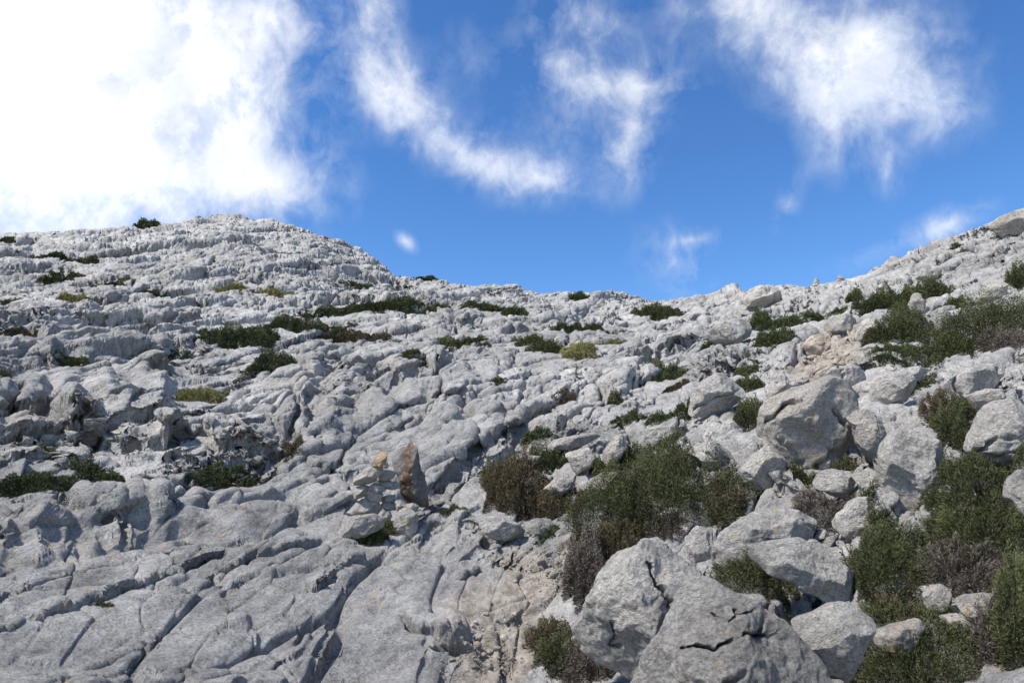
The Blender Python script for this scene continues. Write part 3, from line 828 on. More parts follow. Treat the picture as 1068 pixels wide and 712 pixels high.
# cairns on the ridge
def ridge_cairn(rows, px, py0, grp, where, dist):
    y = float(project(ground(px, py0 + 2.0)[None])[1][0]) + 0.5; dist = float(ground(px, py0 + 2.0) @ V_F)
    words = ['lowest', 'second', 'third', 'topmost', 'fifth']
    n = len(rows)
    for k, (w, h, ox) in enumerate(rows):
        nm = 'bottom' if k == 0 else 'top' if k == n - 1 else ['lower middle', 'middle', 'upper middle'][k - 1]
        p = [(px + ox - w, y), (px + ox - w * .7, y - h * .8), (px + ox + w * .1, y - h * 1.05), (px + ox + w * .8, y - h * .8), (px + ox + w, y - h * .2), (px + ox + w * .2, y + .4)]
        b(f'{nm} stone of the {where}', p, 1.0, 3, cat='stone', name='cairn_stone', group=grp, depth=dist, free=True, rough=0.6, facets=5, material=PALE if k % 2 == 0 else ROCK)
        y -= h * 0.80
g1 = ground(852, 294); g2 = ground(877, 288); g3 = ground(1012, 240)
ridge_cairn([(5.0, 3.2, 0), (4.4, 2.6, .4), (3.5, 2.6, .2), (2.0, 2.3, 0), ], 851.5, 293.6, 'stones of the slim ridge cairn', 'slim cairn on the ridge, farther from the photo edge', float(g1 @ V_F))
ridge_cairn([(5.2, 3.0, 0), (4.4, 2.6, -.6), (2.4, 2.2, -1.2)], 877, 289.0, 'stones of the squat ridge cairn', 'squat cairn on the ridge, beside the slim one', float(g2 @ V_F))
ridge_cairn([(3.0, 2.2, 0), (2.3, 1.8, .3), (1.5, 1.6, 0)], 1014, 240.0, 'stones of the tiny ridge cairn', 'tiny cairn highest up the right ridge', float(g3 @ V_F))

place_pending()
finish_heights()
# ------------------------------------------------------------------ shrubs
def blades(P0, Dr, ln, wd, tone, rr):
    n = len(P0)
    side = np.cross(Dr, rr.normal(size=(n, 3))); side /= np.maximum(np.linalg.norm(side, axis=1), 1e-6)[:, None]
    tip = P0 + Dr * ln[:, None]
    midp = P0 + Dr * (ln * 0.55)[:, None]
    a = P0 - side * (wd * 0.35)[:, None]; b_ = midp - side * (wd * 0.5)[:, None]; c_ = midp + side * (wd * 0.5)[:, None]
    V = np.stack([a, b_, tip, c_], 1).reshape(-1, 3)
    Fc = np.arange(4 * n).reshape(-1, 4)
    return V, Fc, np.repeat(tone, 4)

SHRUBS = []
def shrub(label, cx, cy, rx, ry, kind='J', rot=0.0, group=None, tw=None, hgt=1.0, cat='shrub', name='shrub'):
    SHRUBS.append((label, cx, cy, rx, ry, kind, rot, group, tw, hgt, cat, name))

def build_shrub(spec, seed):
    label, cx, cy, rx, ry, kind, rot, group, tw, hgt, cat, name = spec
    rr = np.random.default_rng(seed)
    g = ground(cx, cy + 0.2 * ry)
    dep = float(g @ V_F); m = dep / FPX
    dirf = np.array([g[0], g[1], 0]) / math.hypot(g[0], g[1]); dirr = np.array([dirf[1], -dirf[0], 0])
    hh = hgt * min(1.35 * ry * m, 0.85 * rx * m + 0.1)
    kf_ = min(1 / 0.42, 1.5 * rx / max(ry * 0.7, 1e-3) + 0.4)
    c, s = math.cos(R(rot)), math.sin(R(rot))
    lump = rr.uniform(0, 100)
    def sample(n, rim=False, shell=0.35):
        r = np.sqrt(rr.uniform(0.35 if rim else 0, 1, n)); ph = rr.uniform(0, 2 * math.pi, n)
        q = np.stack([np.cos(ph), np.sin(ph), np.zeros(n)], 1)
        edge = 1 + 0.30 * noise3(q * 1.6 + lump, seed) + 0.24 * noise3(q * 4.5 + lump, seed + 1) + 0.12 * noise3(q * 11 + lump, seed + 4)
        ox, oy = rx * r * np.cos(ph) * edge, ry * 0.75 * r * np.sin(ph) * edge
        ox, oy = ox * c - oy * s, ox * s + oy * c
        wx = ox * m; wf = -oy * m * kf_
        xy = g + wx[:, None] * dirr + wf[:, None] * dirf
        lm = noise3(np.stack([wx / (0.28 * rx * m), wf / (0.34 * rx * m), 0 * wx + lump], 1), seed + 2)
        lm2 = noise3(np.stack([wx / (0.10 * rx * m), wf / (0.13 * rx * m), 0 * wx + lump], 1), seed + 3)
        dome = np.sqrt(np.clip(1 - r ** 2.6, 0, 1)) * (0.74 + 0.55 * lm + 0.38 * lm2)
        hf = 1 - rr.uniform(0, 1, n) ** 1.6 * (1 - shell * 0.2)
        gz = height(xy[:, 0], xy[:, 1])
        gz = np.minimum(gz, g[2] + (wf * 0.75) + 0.5 * hh)
        base = np.stack([xy[:, 0], xy[:, 1], gz + np.maximum(dome, 0.03) * hh * hf - 0.01], 1)
        outw = wx[:, None] * dirr / (rx * m) + (wf / (ry * m * kf_))[:, None] * dirf + np.array([0, 0, 0.75]) * (1.1 - r)[:, None] + np.array([0, 0, 0.25])
        return base, outw, lm, lm2, hf
    px_len = 1.9
    ln0 = max(0.014, px_len * m); wd0 = max(0.0024, 0.72 * m)
    cover = 9.0; rx *= (1.12 if rx > 34 or cy > 440 else 1.25); ry *= (1.12 if cy > 440 else 1.45)
    area = math.pi * rx * ry
    n = int(np.clip(cover * area / ((ln0 / m) * (wd0 / m) * 0.55), 200, 34000))
    base, outw, lm, lm2, hf = sample(n)
    dr = outw + rr.normal(size=(n, 3)) * 0.42
    dr /= np.linalg.norm(dr, axis=1)[:, None]
    tone = np.clip(0.45 + 0.34 * lm + 0.36 * lm2 + rr.normal(size=n) * 0.18, 0, 1)
    V, Fc, T_ = blades(base - dr * ln0 * 0.4, dr, ln0 * rr.uniform(0.6, 1.35, n), wd0 * rr.uniform(0.7, 1.3, n), tone, rr)
    big = rx * ry > 260
    if not big:
        o = link(name, V, Fc, LEAF[kind], smooth=False, attr={'tone': T_}, origin=g)
        tag(o, label, cat, group); return
    e = bpy.data.objects.new(name, None); C.objects.link(e); e.location = tuple(g); e.empty_display_size = 0.1
    tag(e, label, cat, group)
    link('foliage', V, Fc, LEAF[kind], parent=e, smooth=False, attr={'tone': T_}, origin=g)
    # bare twigs reaching out of the leaves, and the woody base
    nt_ = int(n * (0.07 if tw is None else 0.7 * tw))
    base, outw, lm, lm2, hf = sample(nt_, rim=True)
    dr = outw + rr.normal(size=(nt_, 3)) * 0.9; dr /= np.linalg.norm(dr, axis=1)[:, None]
    V, Fc, T_ = blades(base - dr * ln0 * 0.5, dr, ln0 * rr.uniform(0.7, 1.5, nt_), wd0 * rr.uniform(0.5, 0.8, nt_), np.clip(rr.normal(size=nt_) * 0.25 + 0.5, 0, 1), rr)
    link('dead_twigs', V, Fc, LEAF['D'], parent=e, smooth=False, attr={'tone': T_}, origin=g)
    ns = 40
    a = rr.uniform(0, 2 * math.pi, ns)
    tgt = g + (np.cos(a) * rr.uniform(.2, .75, ns) * rx * m)[:, None] * dirr + (np.sin(a) * rr.uniform(.2, .7, ns) * ry * m)[:, None] * dirf + np.array([0, 0, 1]) * (rr.uniform(.2, .6, ns) * hh)[:, None]
    st = np.tile(g - np.array([0, 0, 0.03]), (ns, 1)); dv = tgt - st; ll = np.linalg.norm(dv, axis=1); dv /= ll[:, None]
    V, Fc, T_ = blades(st, dv, ll, np.full(ns, max(0.012, 1.2 * m)), np.full(ns, 0.3), rr)
    link('stems', V, Fc, LEAF['D'], parent=e, smooth=False, attr={'tone': T_}, origin=g)

s = shrub
GJ = 'dark mats and cushions on the left mountainside'
GM = 'dark mats on the saddle'
GR = 'shrubs on the right slope'
GN = 'shrubs around the foreground boulders'
s('round dark bush just under the summit skyline', 154, 236, 9, 7, 'J', 0, GJ)
s('green patch sloping upwards, larger of two below the left skyline', 66, 288, 17, 6, 'J', -22, GJ)
s('thin lighter green streak joined to the upper end of the sloping patch', 88, 274, 13, 4, 'G', -8, GJ)
s('flat dark mat at the photo edge, highest on the left', 7, 251, 9, 3, 'J', 0, GJ)
s('thin mat near the left skyline, above the sloping green patch', 55, 267, 17, 3.5, 'J', 4, GJ)
s('small mat at the photo edge level with the long thin mat', 8, 316, 11, 3.5, 'J', 0, GJ)
s('dry olive tuft below the sloping green patch', 76, 311, 12, 4.5, 'Y', 0, GJ)
s('long thin mat across bare rock under the sloping patch', 124, 297, 20, 3.6, 'J', -6, GJ)
s('thin dark mat in a fold right below the long thin one', 162, 307, 16, 3, 'J', 3, GJ)
s('dry yellow grass patch, fuller of two below the summit', 241, 300, 16, 4.5, 'Y', 5, GJ)
s('dry yellow grass streak beside the fuller patch below the summit', 288, 306, 20, 3.6, 'Y', 8, GJ)
s('sparse dark mat in the hollow at far mid-left', 24, 349, 17, 6, 'B', 0, GJ)
s('dim tuft in the overhung cavity above the smooth whaleback slab', 78, 380, 18, 6, 'J', 0, GJ)
s('little green tuft at the photo edge above the whaleback slab', 2, 392, 6, 6, 'G', 0, GJ)
s('thick green mat at the near end of the long band of mats', 250, 352, 30, 11, 'J', 5, GJ)
s('long green mat running up from the thick end of the band', 308, 345, 54, 9, 'J', -9, GJ)
s('green cushion hanging below the long band of mats', 279, 377, 24, 10, 'J', -28, GJ)
s('narrow dark mat above the long band, left of the broad crown mat', 352, 326, 30, 5, 'J', -6, GJ)
s('broad mat at the upper end of the band, below the small summit spur', 404, 321, 30, 9, 'J', -4, GJ)
s('small dark tuft below the summit spur, above the broad crown mat', 372, 300, 12, 4, 'J', 0, GJ)
s('little green tuft between the crown mat and the saddle mats', 452, 324, 12, 4.5, 'J', 0, GJ)
s('thin green line of plants in a joint above the yellow spurge clump', 186, 372, 20, 4, 'J', 6, GJ)
s('low green tuft above the central rock mass', 430, 372, 14, 5, 'J', -12, GM)
s('short green strip in the diagonal joint of the central rock mass', 520, 398, 14, 4, 'G', -35, GM)
s('small tuft at the upper end of the slanting joint', 770, 350, 9, 6, 'J', -20, GR)
s('small heath tuft under the rounded boulder at mid-right', 690, 436, 14, 6, 'J', -10, GR)
s('tiny tuft below the white rocks of the heath patch', 606, 520, 10, 6, 'J', 0, GN)
s('brown low mat below the broad crown mat', 366, 353, 34, 5.5, 'B', -4, GJ)
s('dark mat under the round outcrop at mid-mountain', 485, 357, 24, 5, 'J', 8, GM)
s('flat green bush on the skyline beside the spur', 449, 286, 15, 4, 'J', 3, GM)
s('long dark mat below the saddle skyline, before a pale block', 508, 322, 26, 4.5, 'J', 3, GM)
s('round dark end cushion beside the pale block on the saddle', 538, 326, 10, 7, 'J', 10, GM)
s('dark dome between two pale rocks under the saddle skyline', 604, 311, 9, 5, 'J', 0, GM)
s('broad dark mat in the middle of the saddle face', 604, 343, 28, 7, 'J', 4, GM)
s('dark mat with a steep front, above the yellow spurge on the saddle', 566, 364, 26, 8, 'J', 10, GM)
s('yellow spurge clump, brightest on the saddle face', 606, 365, 17, 8, 'Y', 0, GM)
s('small yellow spurge tuft between the saddle mats', 640, 357, 14, 4, 'Y', 0, GM)
s('dark domed mat nearest the lowest dip of the skyline', 684, 327, 20, 8, 'J', 6, GM)
s('dark speck of bush on the skyline at mid-saddle', 604, 300, 6, 3, 'J', 0, GM)
s('rusty low plant in a slot of the central rock mass', 588, 415, 12, 7, 'B', 0, GM)
s('green tuft in the crack above the heath patch', 641, 418, 7, 7, 'G', 0, GM)
s('lone yellow spurge clump above the split boulder on the left', 210, 413, 18, 9, 'Y', 0, GJ)
s('slanting dark mat in the long joint up the right slope', 686, 396, 26, 9, 'J', -30, GR)
s('smaller slanting mat above the long joint mat', 740, 361, 15, 5, 'J', -45, GR)
s('thin dark mat at the lower end of the slanting joint', 655, 437, 18, 7, 'J', -25, GR)
s('dark round cushion below the slanting joint mats', 720, 426, 13, 8, 'J', -15, GR)
s('brown-tipped cushion between slabs at mid-slope', 705, 404, 14, 5, 'B', -25, GR)
# left hollows
s('long dark mat filling the hollow behind the fluted outcrop', 38, 507, 46, 13, 'J', -18, GJ, tw=0.05)
s('dark tuft where the hollow mat ends above the fluted outcrop', 93, 491, 24, 9, 'J', 12, GJ)
s('small dark cushion at the corner of the fluted outcrop', 116, 499, 14, 8, 'J', 20, GJ)
s('thin mat creeping along the ledge above the hollow', 62, 474, 26, 4, 'J', 10, GJ)
s('dark mat in the shelf above the smooth lower slabs', 240, 497, 36, 8, 'J', 2, GJ)
s('slim dark mat at the near end of the shelf mat', 205, 499, 16, 5, 'J', 0, GJ)
s('small grassy tuft in the cleft right of the shelf', 305, 471, 11, 10, 'B', 0, GJ)
s('dark green cushion plant at the foot of the cairn', 391, 559, 22, 12, 'J', -18, GN)
s('tiny plant in a crack of the lower slab', 107, 630, 11, 4, 'J', -8, GJ)
s('thin grass tuft beside the rusty standing rock', 470, 533, 16, 4.5, 'G', 5, GN)
# heath patch in the middle
s('bronze heath tuft, first of the patch beside the central rock mass', 537, 511, 32, 25, 'B', 0, GN, tw=0.15)
s('dark heath hump behind the bronze tuft', 522, 492, 20, 12, 'J', 0, GN)
s('dark heath sheet between the white block and the bronze tuft', 575, 480, 26, 14, 'J', -6, GN)
s('dark round heath beside the white upright wedge', 654, 481, 18, 13, 'J', 0, GN)
s('low dark heath in front of the white four-sided block', 624, 488, 16, 9, 'J', 0, GN)
s('dark strip of heath above the long flat slab', 560, 453, 15, 7, 'J', 0, GN)
s('narrow dark heath between wide flat boulder and white wedge', 690, 463, 26, 8, 'J', -6, GN)
s('dark brown heath hump above the gravel hollow', 583, 528, 24, 17, 'B', 0, GN, tw=0.15)
s('dark thyme tuft between stones of the gravel hollow', 572, 556, 11, 7, 'J', 0, GN)
s('brown-topped crown of the biggest heath bush', 700, 486, 26, 14, 'B', 0, GN)
s('biggest heath bush, domed green in the middle of the slope', 708, 513, 62, 38, 'G', 0, GN, tw=0.10)
s('green flank of heath trailing off the biggest bush', 652, 530, 48, 34, 'G', -15, GN, tw=0.10)
s('grey dead twigs matted on the front of the biggest bush', 690, 548, 22, 11, 'D', 0, GN)
s('brown heath slope reaching down to the upright-cracked boulder', 640, 572, 34, 18, 'B', -20, GN)
s('brown heath column along the gravel hollow edge', 611, 596, 20, 42, 'D', 8, GN)
s('russet heath at the far end of the biggest bush', 757, 527, 17, 20, 'B', 0, GN)
s('reddish brown heath tuft at the bottom of the gravel hollow', 572, 668, 22, 16, 'B', 0, GN, tw=0.2)
s('fresh green tuft between two brown ones at the lower edge', 583, 687, 22, 18, 'G', 0, GN)
s('dead grey-brown thorn bush on the lower edge', 618, 697, 36, 22, 'D', 0, GN)
s('brown and green tuft growing between the two big boulders', 674, 656, 20, 28, 'B', 10, GN, tw=0.3)
s('green tuft in the notch above the biggest boulder', 791, 600, 36, 19, 'G', 6, GN, tw=0.15)
# right side
s('two-toned tuft beside the fractured block with lichen', 784, 436, 15, 17, 'G', -20, GR)
s('lower of two round dark cushion plants', 781, 403, 15, 8, 'J', 15, GR)
s('upper of two round dark cushion plants', 781, 389, 15, 6, 'J', 0, GR)
s('dark globe of heath under the mid-slope band', 808, 357, 14, 12, 'J', 0, GR)
s('dark flat mat above the globe of heath', 814, 340, 22, 7, 'J', -8, GR)
s('upright dark tuft beside the flat mat', 792, 337, 9, 11, 'J', 0, GR)
s('dark mat hanging below the skyline between cairns', 848, 332, 12, 7, 'J', 15, GR)
s('small dark mat under the squat ridge cairn', 873, 325, 9, 4, 'J', 0, GR)
s('tall dark tuft filling a slot below the ridge cairns', 891, 311, 6, 14, 'J', 8, GR)
s('large dark green mat below the ridge, before pale boulders', 925, 315, 30, 13, 'J', -14, GR)
s('dark mat tucked under the large one below the ridge', 943, 327, 12, 8, 'J', 0, GR)
s('green mat above the white boulder on the upper slope', 972, 304, 18, 12, 'J', 10, GR)
s('olive mat continuing down from the green one on the upper slope', 997, 318, 17, 8, 'J', 20, GR)
s('green heath bank at mid-slope beside the ochre gully', 938, 350, 30, 18, 'G', -20, GR)
s('low foot of heath under the mid-slope bank', 938, 370, 32, 8, 'J', -6, GR)
s('great dark bush highest up at the photo edge', 1030, 340, 52, 28, 'G', -10, GR, tw=0.06)
s('grey dead patch on the front of the great dark bush', 1043, 358, 18, 12, 'D', 0, GR)
s('dark corner of the great bush above the tilted slab', 995, 364, 20, 11, 'J', 10, GR)
s('round dark bush cut off by the photo edge, above the great bush', 1064, 290, 10, 14, 'J', 0, GR)
s('small mat beside the third ridge cairn', 995, 258, 8, 3, 'J', 0, GR)
s('green spray in the crack above the pillar slab', 957, 404, 18, 7, 'G', -25, GR)
s('brownish heath between the pillar slab and the split slab', 990, 426, 22, 17, 'B', 0, GR)
s('green heath running down beside the pillar slab', 1000, 455, 20, 24, 'G', 15, GR)
s('round green tuft on the wedge of grey triangular boulder', 836, 493, 13, 15, 'G', 0, GR)
s('dry dark cushion under the wedged low boulder', 857, 527, 28, 14, 'D', 0, GR)
s('small green tuft in the joint above the wedged boulder', 882, 483, 10, 7, 'G', 0, GR)
s('little tuft against the brownish wedge', 906, 513, 8, 9, 'G', 0, GR)
s('green tuft touching the foot of the whitish angular boulder', 918, 552, 14, 18, 'G', 0, GR)
s('large round green bush beside the pillar slab', 1022, 513, 46, 32, 'G', 0, GR, tw=0.06)
s('dark lower skirt of the large round green bush', 1026, 556, 50, 24, 'G', 0, GR, tw=0.1)
s('spreading green bush under the pillar slab', 925, 590, 46, 28, 'G', -4, GR, tw=0.08)
s('grey-mauve dead thorn bush before the large round bush', 1000, 592, 42, 20, 'D', 6, GR)
s('tall bright green bush cut off by the photo edge', 1062, 648, 28, 52, 'G', 0, GN, tw=0.06)
s('grassy green bush along the lower edge below the white jagged rock', 955, 692, 66, 25, 'G', 4, GN, tw=0.08)
s('brownish grass in the gap beside the pale rubble', 935, 640, 24, 10, 'B', 0, GN)
s('dry twigs standing between the rubble and the edge bush', 1032, 668, 18, 26, 'D', 0, GN)
# level the rock a little where each shrub has rooted
for sp in SHRUBS:
    _, cx, cy, rx, ry = sp[:5]
    ground(cx, cy + 0.2 * ry); bx, by = float(BX[LAST]), float(BY[LAST])
    dl = float(Df[LAST])
    mk = blob(bx, by + 0.5 * ry, 1.3 * rx, 1.6 * ry, sp[6]) * np.exp(-((np.log(Df) - math.log(dl)) / 0.35) ** 2)
    core = mk > 0.35
    if core.any():
        lv = float(np.percentile(Zd[core], 62))
        Zd[...] = Zd * (1 - 0.85 * mk) + 0.85 * mk * lv
finish_heights()
# ------------------------------------------------------------------ terrain mesh
# spread the rows evenly over the folded surface, so steep faces get as many vertices as flat ones
Dq = np.empty_like(DP); Zq = np.empty_like(Z); Sq = np.empty_like(soil); Qq = np.empty_like(Z)
ddp = np.diff(DP, axis=0); dzp = np.diff(Z, axis=0)
du_ = np.log(np.maximum(Df[1:], .05) / np.maximum(Df[:-1], .05))
step_ = np.sqrt((ddp * 0.40) ** 2 + dzp ** 2) / np.maximum(Df[1:], 0.3) + 0.10 * du_ + 1e-6
step_ *= np.where(kk[1:, None] > 11.3, 0.35, 1.0) * np.where(kk[1:, None] < 1.6, 0.25, 1.0)
cum = np.concatenate([np.zeros((1, NA)), np.cumsum(step_, 0)], 0)
# neighbouring columns share a smoothed row spacing
kw = np.hanning(121); kw /= kw.sum()
cumn = cum / cum[-1:]
cums = np.apply_along_axis(lambda r_: np.convolve(np.concatenate([r_[-60:], r_, r_[:60]]), kw, 'valid'), 1, cumn)
tgt_ = np.linspace(0, 1, ND); ridx = np.arange(ND, dtype=float)
for q in range(NA):
    f_ = np.interp(tgt_, cums[:, q], ridx)
    Dq[:, q] = np.interp(f_, ridx, DP[:, q]); Zq[:, q] = np.interp(f_, ridx, Z[:, q])
    Sq[:, q] = np.interp(f_, ridx, soil[:, q]); Qq[:, q] = np.interp(f_, ridx, quiet[:, q])
xs = (Dq * np.sin(AZW)[None, :]); ys = (Dq * np.cos(AZW)[None, :])
G = np.stack([xs, ys, Zq], -1)
soil = Sq
# weathering in three dimensions along the normal of the rock
def gnormals(G):
    du = np.roll(G, -1, 1) - np.roll(G, 1, 1)
    dv = np.empty_like(G); dv[1:-1] = G[2:] - G[:-2]; dv[0] = G[1] - G[0]; dv[-1] = G[-1] - G[-2]
    N = np.cross(du, dv); N /= np.maximum(np.linalg.norm(N, axis=2, keepdims=True), 1e-9)
    return np.where(N[..., 2:3] < -0.6, -N, N)
def billow(P, seed, octs):
    s_ = 0; a_ = 1.0; f_ = 1.0
    for o in range(octs):
        s_ = s_ + a_ * (np.abs(noise3(P * f_ + 3.1 * o, seed + o)) * 2.0 - 0.5); a_ *= 0.5; f_ *= 2.1
    return s_
ra = R(25)
def bed(P, sx, sy, sz):
    x, y, z = 1.5 * P[:, 0], 1.5 * P[:, 1], 1.5 * (P[:, 2] - 0.30 * P[:, 1] - 0.42 * P[:, 0])
    return np.stack([(x * math.cos(ra) + y * math.sin(ra)) / sx, (-x * math.sin(ra) + y * math.cos(ra)) / sy, z / sz], 1)
Gf = G.reshape(-1, 3); DQ_ = Dq.reshape(-1); dq = 2.1 * DQ_; qq = Qq.reshape(-1)
N = gnormals(G).reshape(-1, 3)
far1 = np.clip((dq - 6) / 30, 0, 1)
dsp = far1 * 0.10 * billow(bed(Gf, 4.5, 2.6, 1.1), 11, 2) * np.clip(dq / 45, 0.5, 1.6)
dsp += 0.020 * np.clip(dq / 6, 0.35, 1.25) * (0.22 + 0.78 * qq) * billow(bed(Gf, 1.5, 0.8, 0.30), 21, 3)
Gf = Gf + N * (0.42 * dsp)[:, None]
N = gnormals(Gf.reshape(ND, NA, 3)).reshape(-1, 3)
wv_ = 0.25 * np.stack([noise3(Gf / 0.8 + 7, 51), noise3(Gf / 0.8 + 27, 52), noise3(Gf / 0.8 + 47, 53)], 1)
dsp = np.zeros(len(Gf))
for (sx_, sy_, sz_, sd_, g_, offs, crk_) in (
        (5.5, 3.6, 1.5, 61, np.clip((dq - 20) / 25, 0, 1), 0.55, 0.22),
        (2.3, 1.3, 0.62, 62, np.clip((dq - 3) / 7, 0.0, 1) * (0.40 + 0.60 * qq), 0.27, 0.17),
        (0.62, 0.42, 0.20, 63, np.clip(dq / 6, 0.45, 1.1) * (0.20 + 0.80 * qq), 0.100, 0.050)):
    inv = g_ > 0.01
    fc_, ed_ = rock_cells(bed(Gf[inv], sx_, sy_, sz_) + wv_[inv] * 0.6, sd_)
    w_ = np.maximum(0.040, 0.8 * 1.5 * (DQ_[inv] / FPX) / sy_)
    dsp[inv] += g_[inv] * (offs * fc_ * sm(0.0, 0.045, ed_) - crk_ * np.exp(-(ed_ / w_) ** 2))
Gf = Gf + N * (0.42 * dsp)[:, None]
N = gnormals(Gf.reshape(ND, NA, 3)).reshape(-1, 3)
dsp = 0.011 * np.clip(dq / 6, 0.6, 2.0) * (0.6 + 0.4 * qq) * billow(bed(Gf, 0.36, 0.22, 0.10), 31, 3)
dsp += 0.018 * fbm3(bed(Gf, 0.75, 0.5, 0.4), 41, 3) * np.clip(dq / 6, 0.5, 2.0) * (0.7 + 0.3 * qq)
Gf = Gf + N * (0.42 * dsp)[:, None]
Gl = Gf.reshape(ND, NA, 3)
DP = np.hypot(Gl[..., 0], Gl[..., 1]); Z = Gl[..., 2]; TT = Z / np.maximum(DP, 0.05)
I0 = int(np.argmax(DP[:, NA_IN // 2] > 1.6)); IR = ND
verts = np.concatenate([Gf, [[0, 0, -1.6]]])
i, j = np.meshgrid(np.arange(ND - 1), np.arange(NA), indexing='ij')
jn = (j + 1) % NA
quads = np.stack([i * NA + j, i * NA + jn, (i + 1) * NA + jn, (i + 1) * NA + j], -1).reshape(-1, 4)
hill = link('hillside', verts, quads, ROCK, attr={'soil': np.concatenate([soil.reshape(-1), [0.0]])})
tag(hill, kind='structure')
# lowland far below, out to the horizon
n = 48
ring = []
for rad_, z in ((55, -60), (700, -240), (3000, -420), (12000, -520)):
    a = np.arange(n) / n * 2 * math.pi
    ring.append(np.stack([rad_ * np.sin(a), rad_ * np.cos(a), np.full(n, z)], 1))
rv = np.concatenate(ring)
rf = [[r_ * n + k, r_ * n + (k + 1) % n, (r_ + 1) * n + (k + 1) % n, (r_ + 1) * n + k] for r_ in range(3) for k in range(n)]
land, nt, bs = mat('lowland_scrub'); s_ = NB(nt)
s_.l(s_.ramp(s_.noise(s_.n('ShaderNodeNewGeometry').outputs['Position'], 0.01, 5), [(0.4, (0.06, 0.07, 0.04)), (0.6, (0.20, 0.19, 0.16))]), bs.inputs['Base Color'])
bs.inputs['Roughness'].default_value = 0.95
tag(link('lowland_ground', rv, np.array(rf), land), kind='structure')

for k, q in enumerate(PENDING):
    build_boulder(q, 100 + k)

for k, sp in enumerate(SHRUBS):
    build_shrub(sp, 500 + k)

# ------------------------------------------------------------------ loose stones
ST = []
def stone_mesh(seed, sub):
    rr = np.random.default_rng(seed)
    v, f = ico(sub); v = v * np.array([1, rr.uniform(.6, .95), rr.uniform(.45, .75)])
    for k in range(8):
        nv = rr.normal(size=3); nv /= np.linalg.norm(nv); off = (v @ nv).max() * rr.uniform(.6, .9)
        q = v @ nv - off; v = v - np.where(q > 0, q * .92, 0)[:, None] * nv
    v = v * (1 + 0.10 * fbm3(v * 1.7 + seed, seed, 3))[:, None]
    me = bpy.data.meshes.new('stone'); me.from_pydata(v.tolist(), [], f.tolist()); me.polygons.foreach_set('use_smooth', [True] * len(f)); me.update()
    return me
STM = [stone_mesh(k, 3) for k in range(8)]
for q in STM: q.materials.append(PALE)
STG = [stone_mesh(20 + k, 3) for k in range(6)]
for q in STG: q.materials.append(ROCK)
STT = [m_.copy() for m_ in STM]
for q in STT: q.materials[0] = TAN
def loose(px, py, rpx, meshes, label, group, name='stone'):
    g = ground(px, py); m = float(g @ V_F) / FPX
    o = bpy.data.objects.new(name, random.choice(meshes)); C.objects.link(o)
    r_ = rpx * m
    o.scale = (r_, r_, r_); o.rotation_euler = (random.uniform(-.4, .4), random.uniform(-.4, .4), random.uniform(0, 6.28))
    o.location = (g[0], g[1], float(height(g[:1], g[1:2])[0]) + 0.22 * r_)
    tag(o, label, 'stone', group)
for k in range(60):
    a = random.random() * 6.28; r_ = math.sqrt(random.random())
    x, y = random.choice([(525, 655), (505, 690), (560, 600), (583, 585), (540, 565), (480, 672)])
    loose(x + 30 * r_ * math.cos(a), y + 24 * r_ * math.sin(a), random.choice([2.2, 2.8, 3.2, 4.0, 5.5]), STM,
          'pale loose stone lying in the beige gravel hollow', 'loose stones in the gravel hollow')
for k in range(26):
    a = random.random() * 6.28; r_ = math.sqrt(random.random())
    loose(862 + 24 * r_ * math.cos(a), 376 + 20 * r_ * math.sin(a), random.uniform(2.0, 4.4), STT, 'tan loose stone lying in the ochre gully on the right slope', 'loose stones in the ochre gully')
for k in range(22):
    loose(random.uniform(215, 345), random.uniform(456, 474) + 0, random.uniform(2.2, 5.0), STG, 'grey loose stone on the ledge under the split boulder', 'loose stones on the ledge under the split boulder')
for k in range(24):
    loose(random.uniform(935, 1045), random.uniform(618, 668), random.uniform(3.0, 7.5), STM, 'white rubble stone lying among the pale rubble by the heath bushes', 'pale rubble stones')
# fine grit between them
gv, gf = [], []
bv, bf = ico(1)
rr = np.random.default_rng(3)
cnt = 0
for (x, y, rx, ry, n) in ((520, 668, 46, 30, 420), (500, 696, 48, 14, 200), (565, 596, 26, 36, 300), (868, 376, 22, 22, 160), (990, 640, 50, 24, 120)):
    for k in range(n):
        a = rr.uniform(0, 6.28); q = math.sqrt(rr.uniform())
        px, py = x + rx * q * math.cos(a), y + ry * q * math.sin(a)
        g = ground(px, py); r_ = rr.uniform(0.5, 1.7) * float(g @ V_F) / FPX
        v = bv * r_ * rr.uniform(.6, 1.2, 3) * (1 + rr.normal(size=(len(bv), 1)) * .12)
        gv.append(v + np.array([g[0], g[1], g[2] + .15 * r_])); gf.append(bf + cnt); cnt += len(bv)
tag(link('gravel', np.concatenate(gv), np.concatenate(gf), PALE, smooth=False), kind='stuff')

# ------------------------------------------------------------------ camera, sun, sky
cam_d = bpy.data.cameras.new('camera'); cam = bpy.data.objects.new('camera', cam_d); C.objects.link(cam)
cam_d.sensor_width = 36; cam_d.lens = 24.0; cam_d.clip_start = 0.05; cam_d.clip_end = 40000
cam.rotation_euler = (R(90) + PITCH, 0, 0)
sc = bpy.context.scene; sc.camera = cam

SUN_EL, SUN_AZ = R(54), R(-116)          # ahead and to the left
sd = np.array([math.sin(SUN_AZ) * math.cos(SUN_EL), math.cos(SUN_AZ) * math.cos(SUN_EL), math.sin(SUN_EL)])
sun_d = bpy.data.lights.new('sun', 'SUN'); sun = bpy.data.objects.new('sun', sun_d); C.objects.link(sun)
sun_d.energy = 4.3; sun_d.angle = R(5); sun_d.color = (1.0, 0.955, 0.88)
sun.rotation_euler = Vector((-sd[0], -sd[1], -sd[2])).to_track_quat('-Z', 'Y').to_euler()

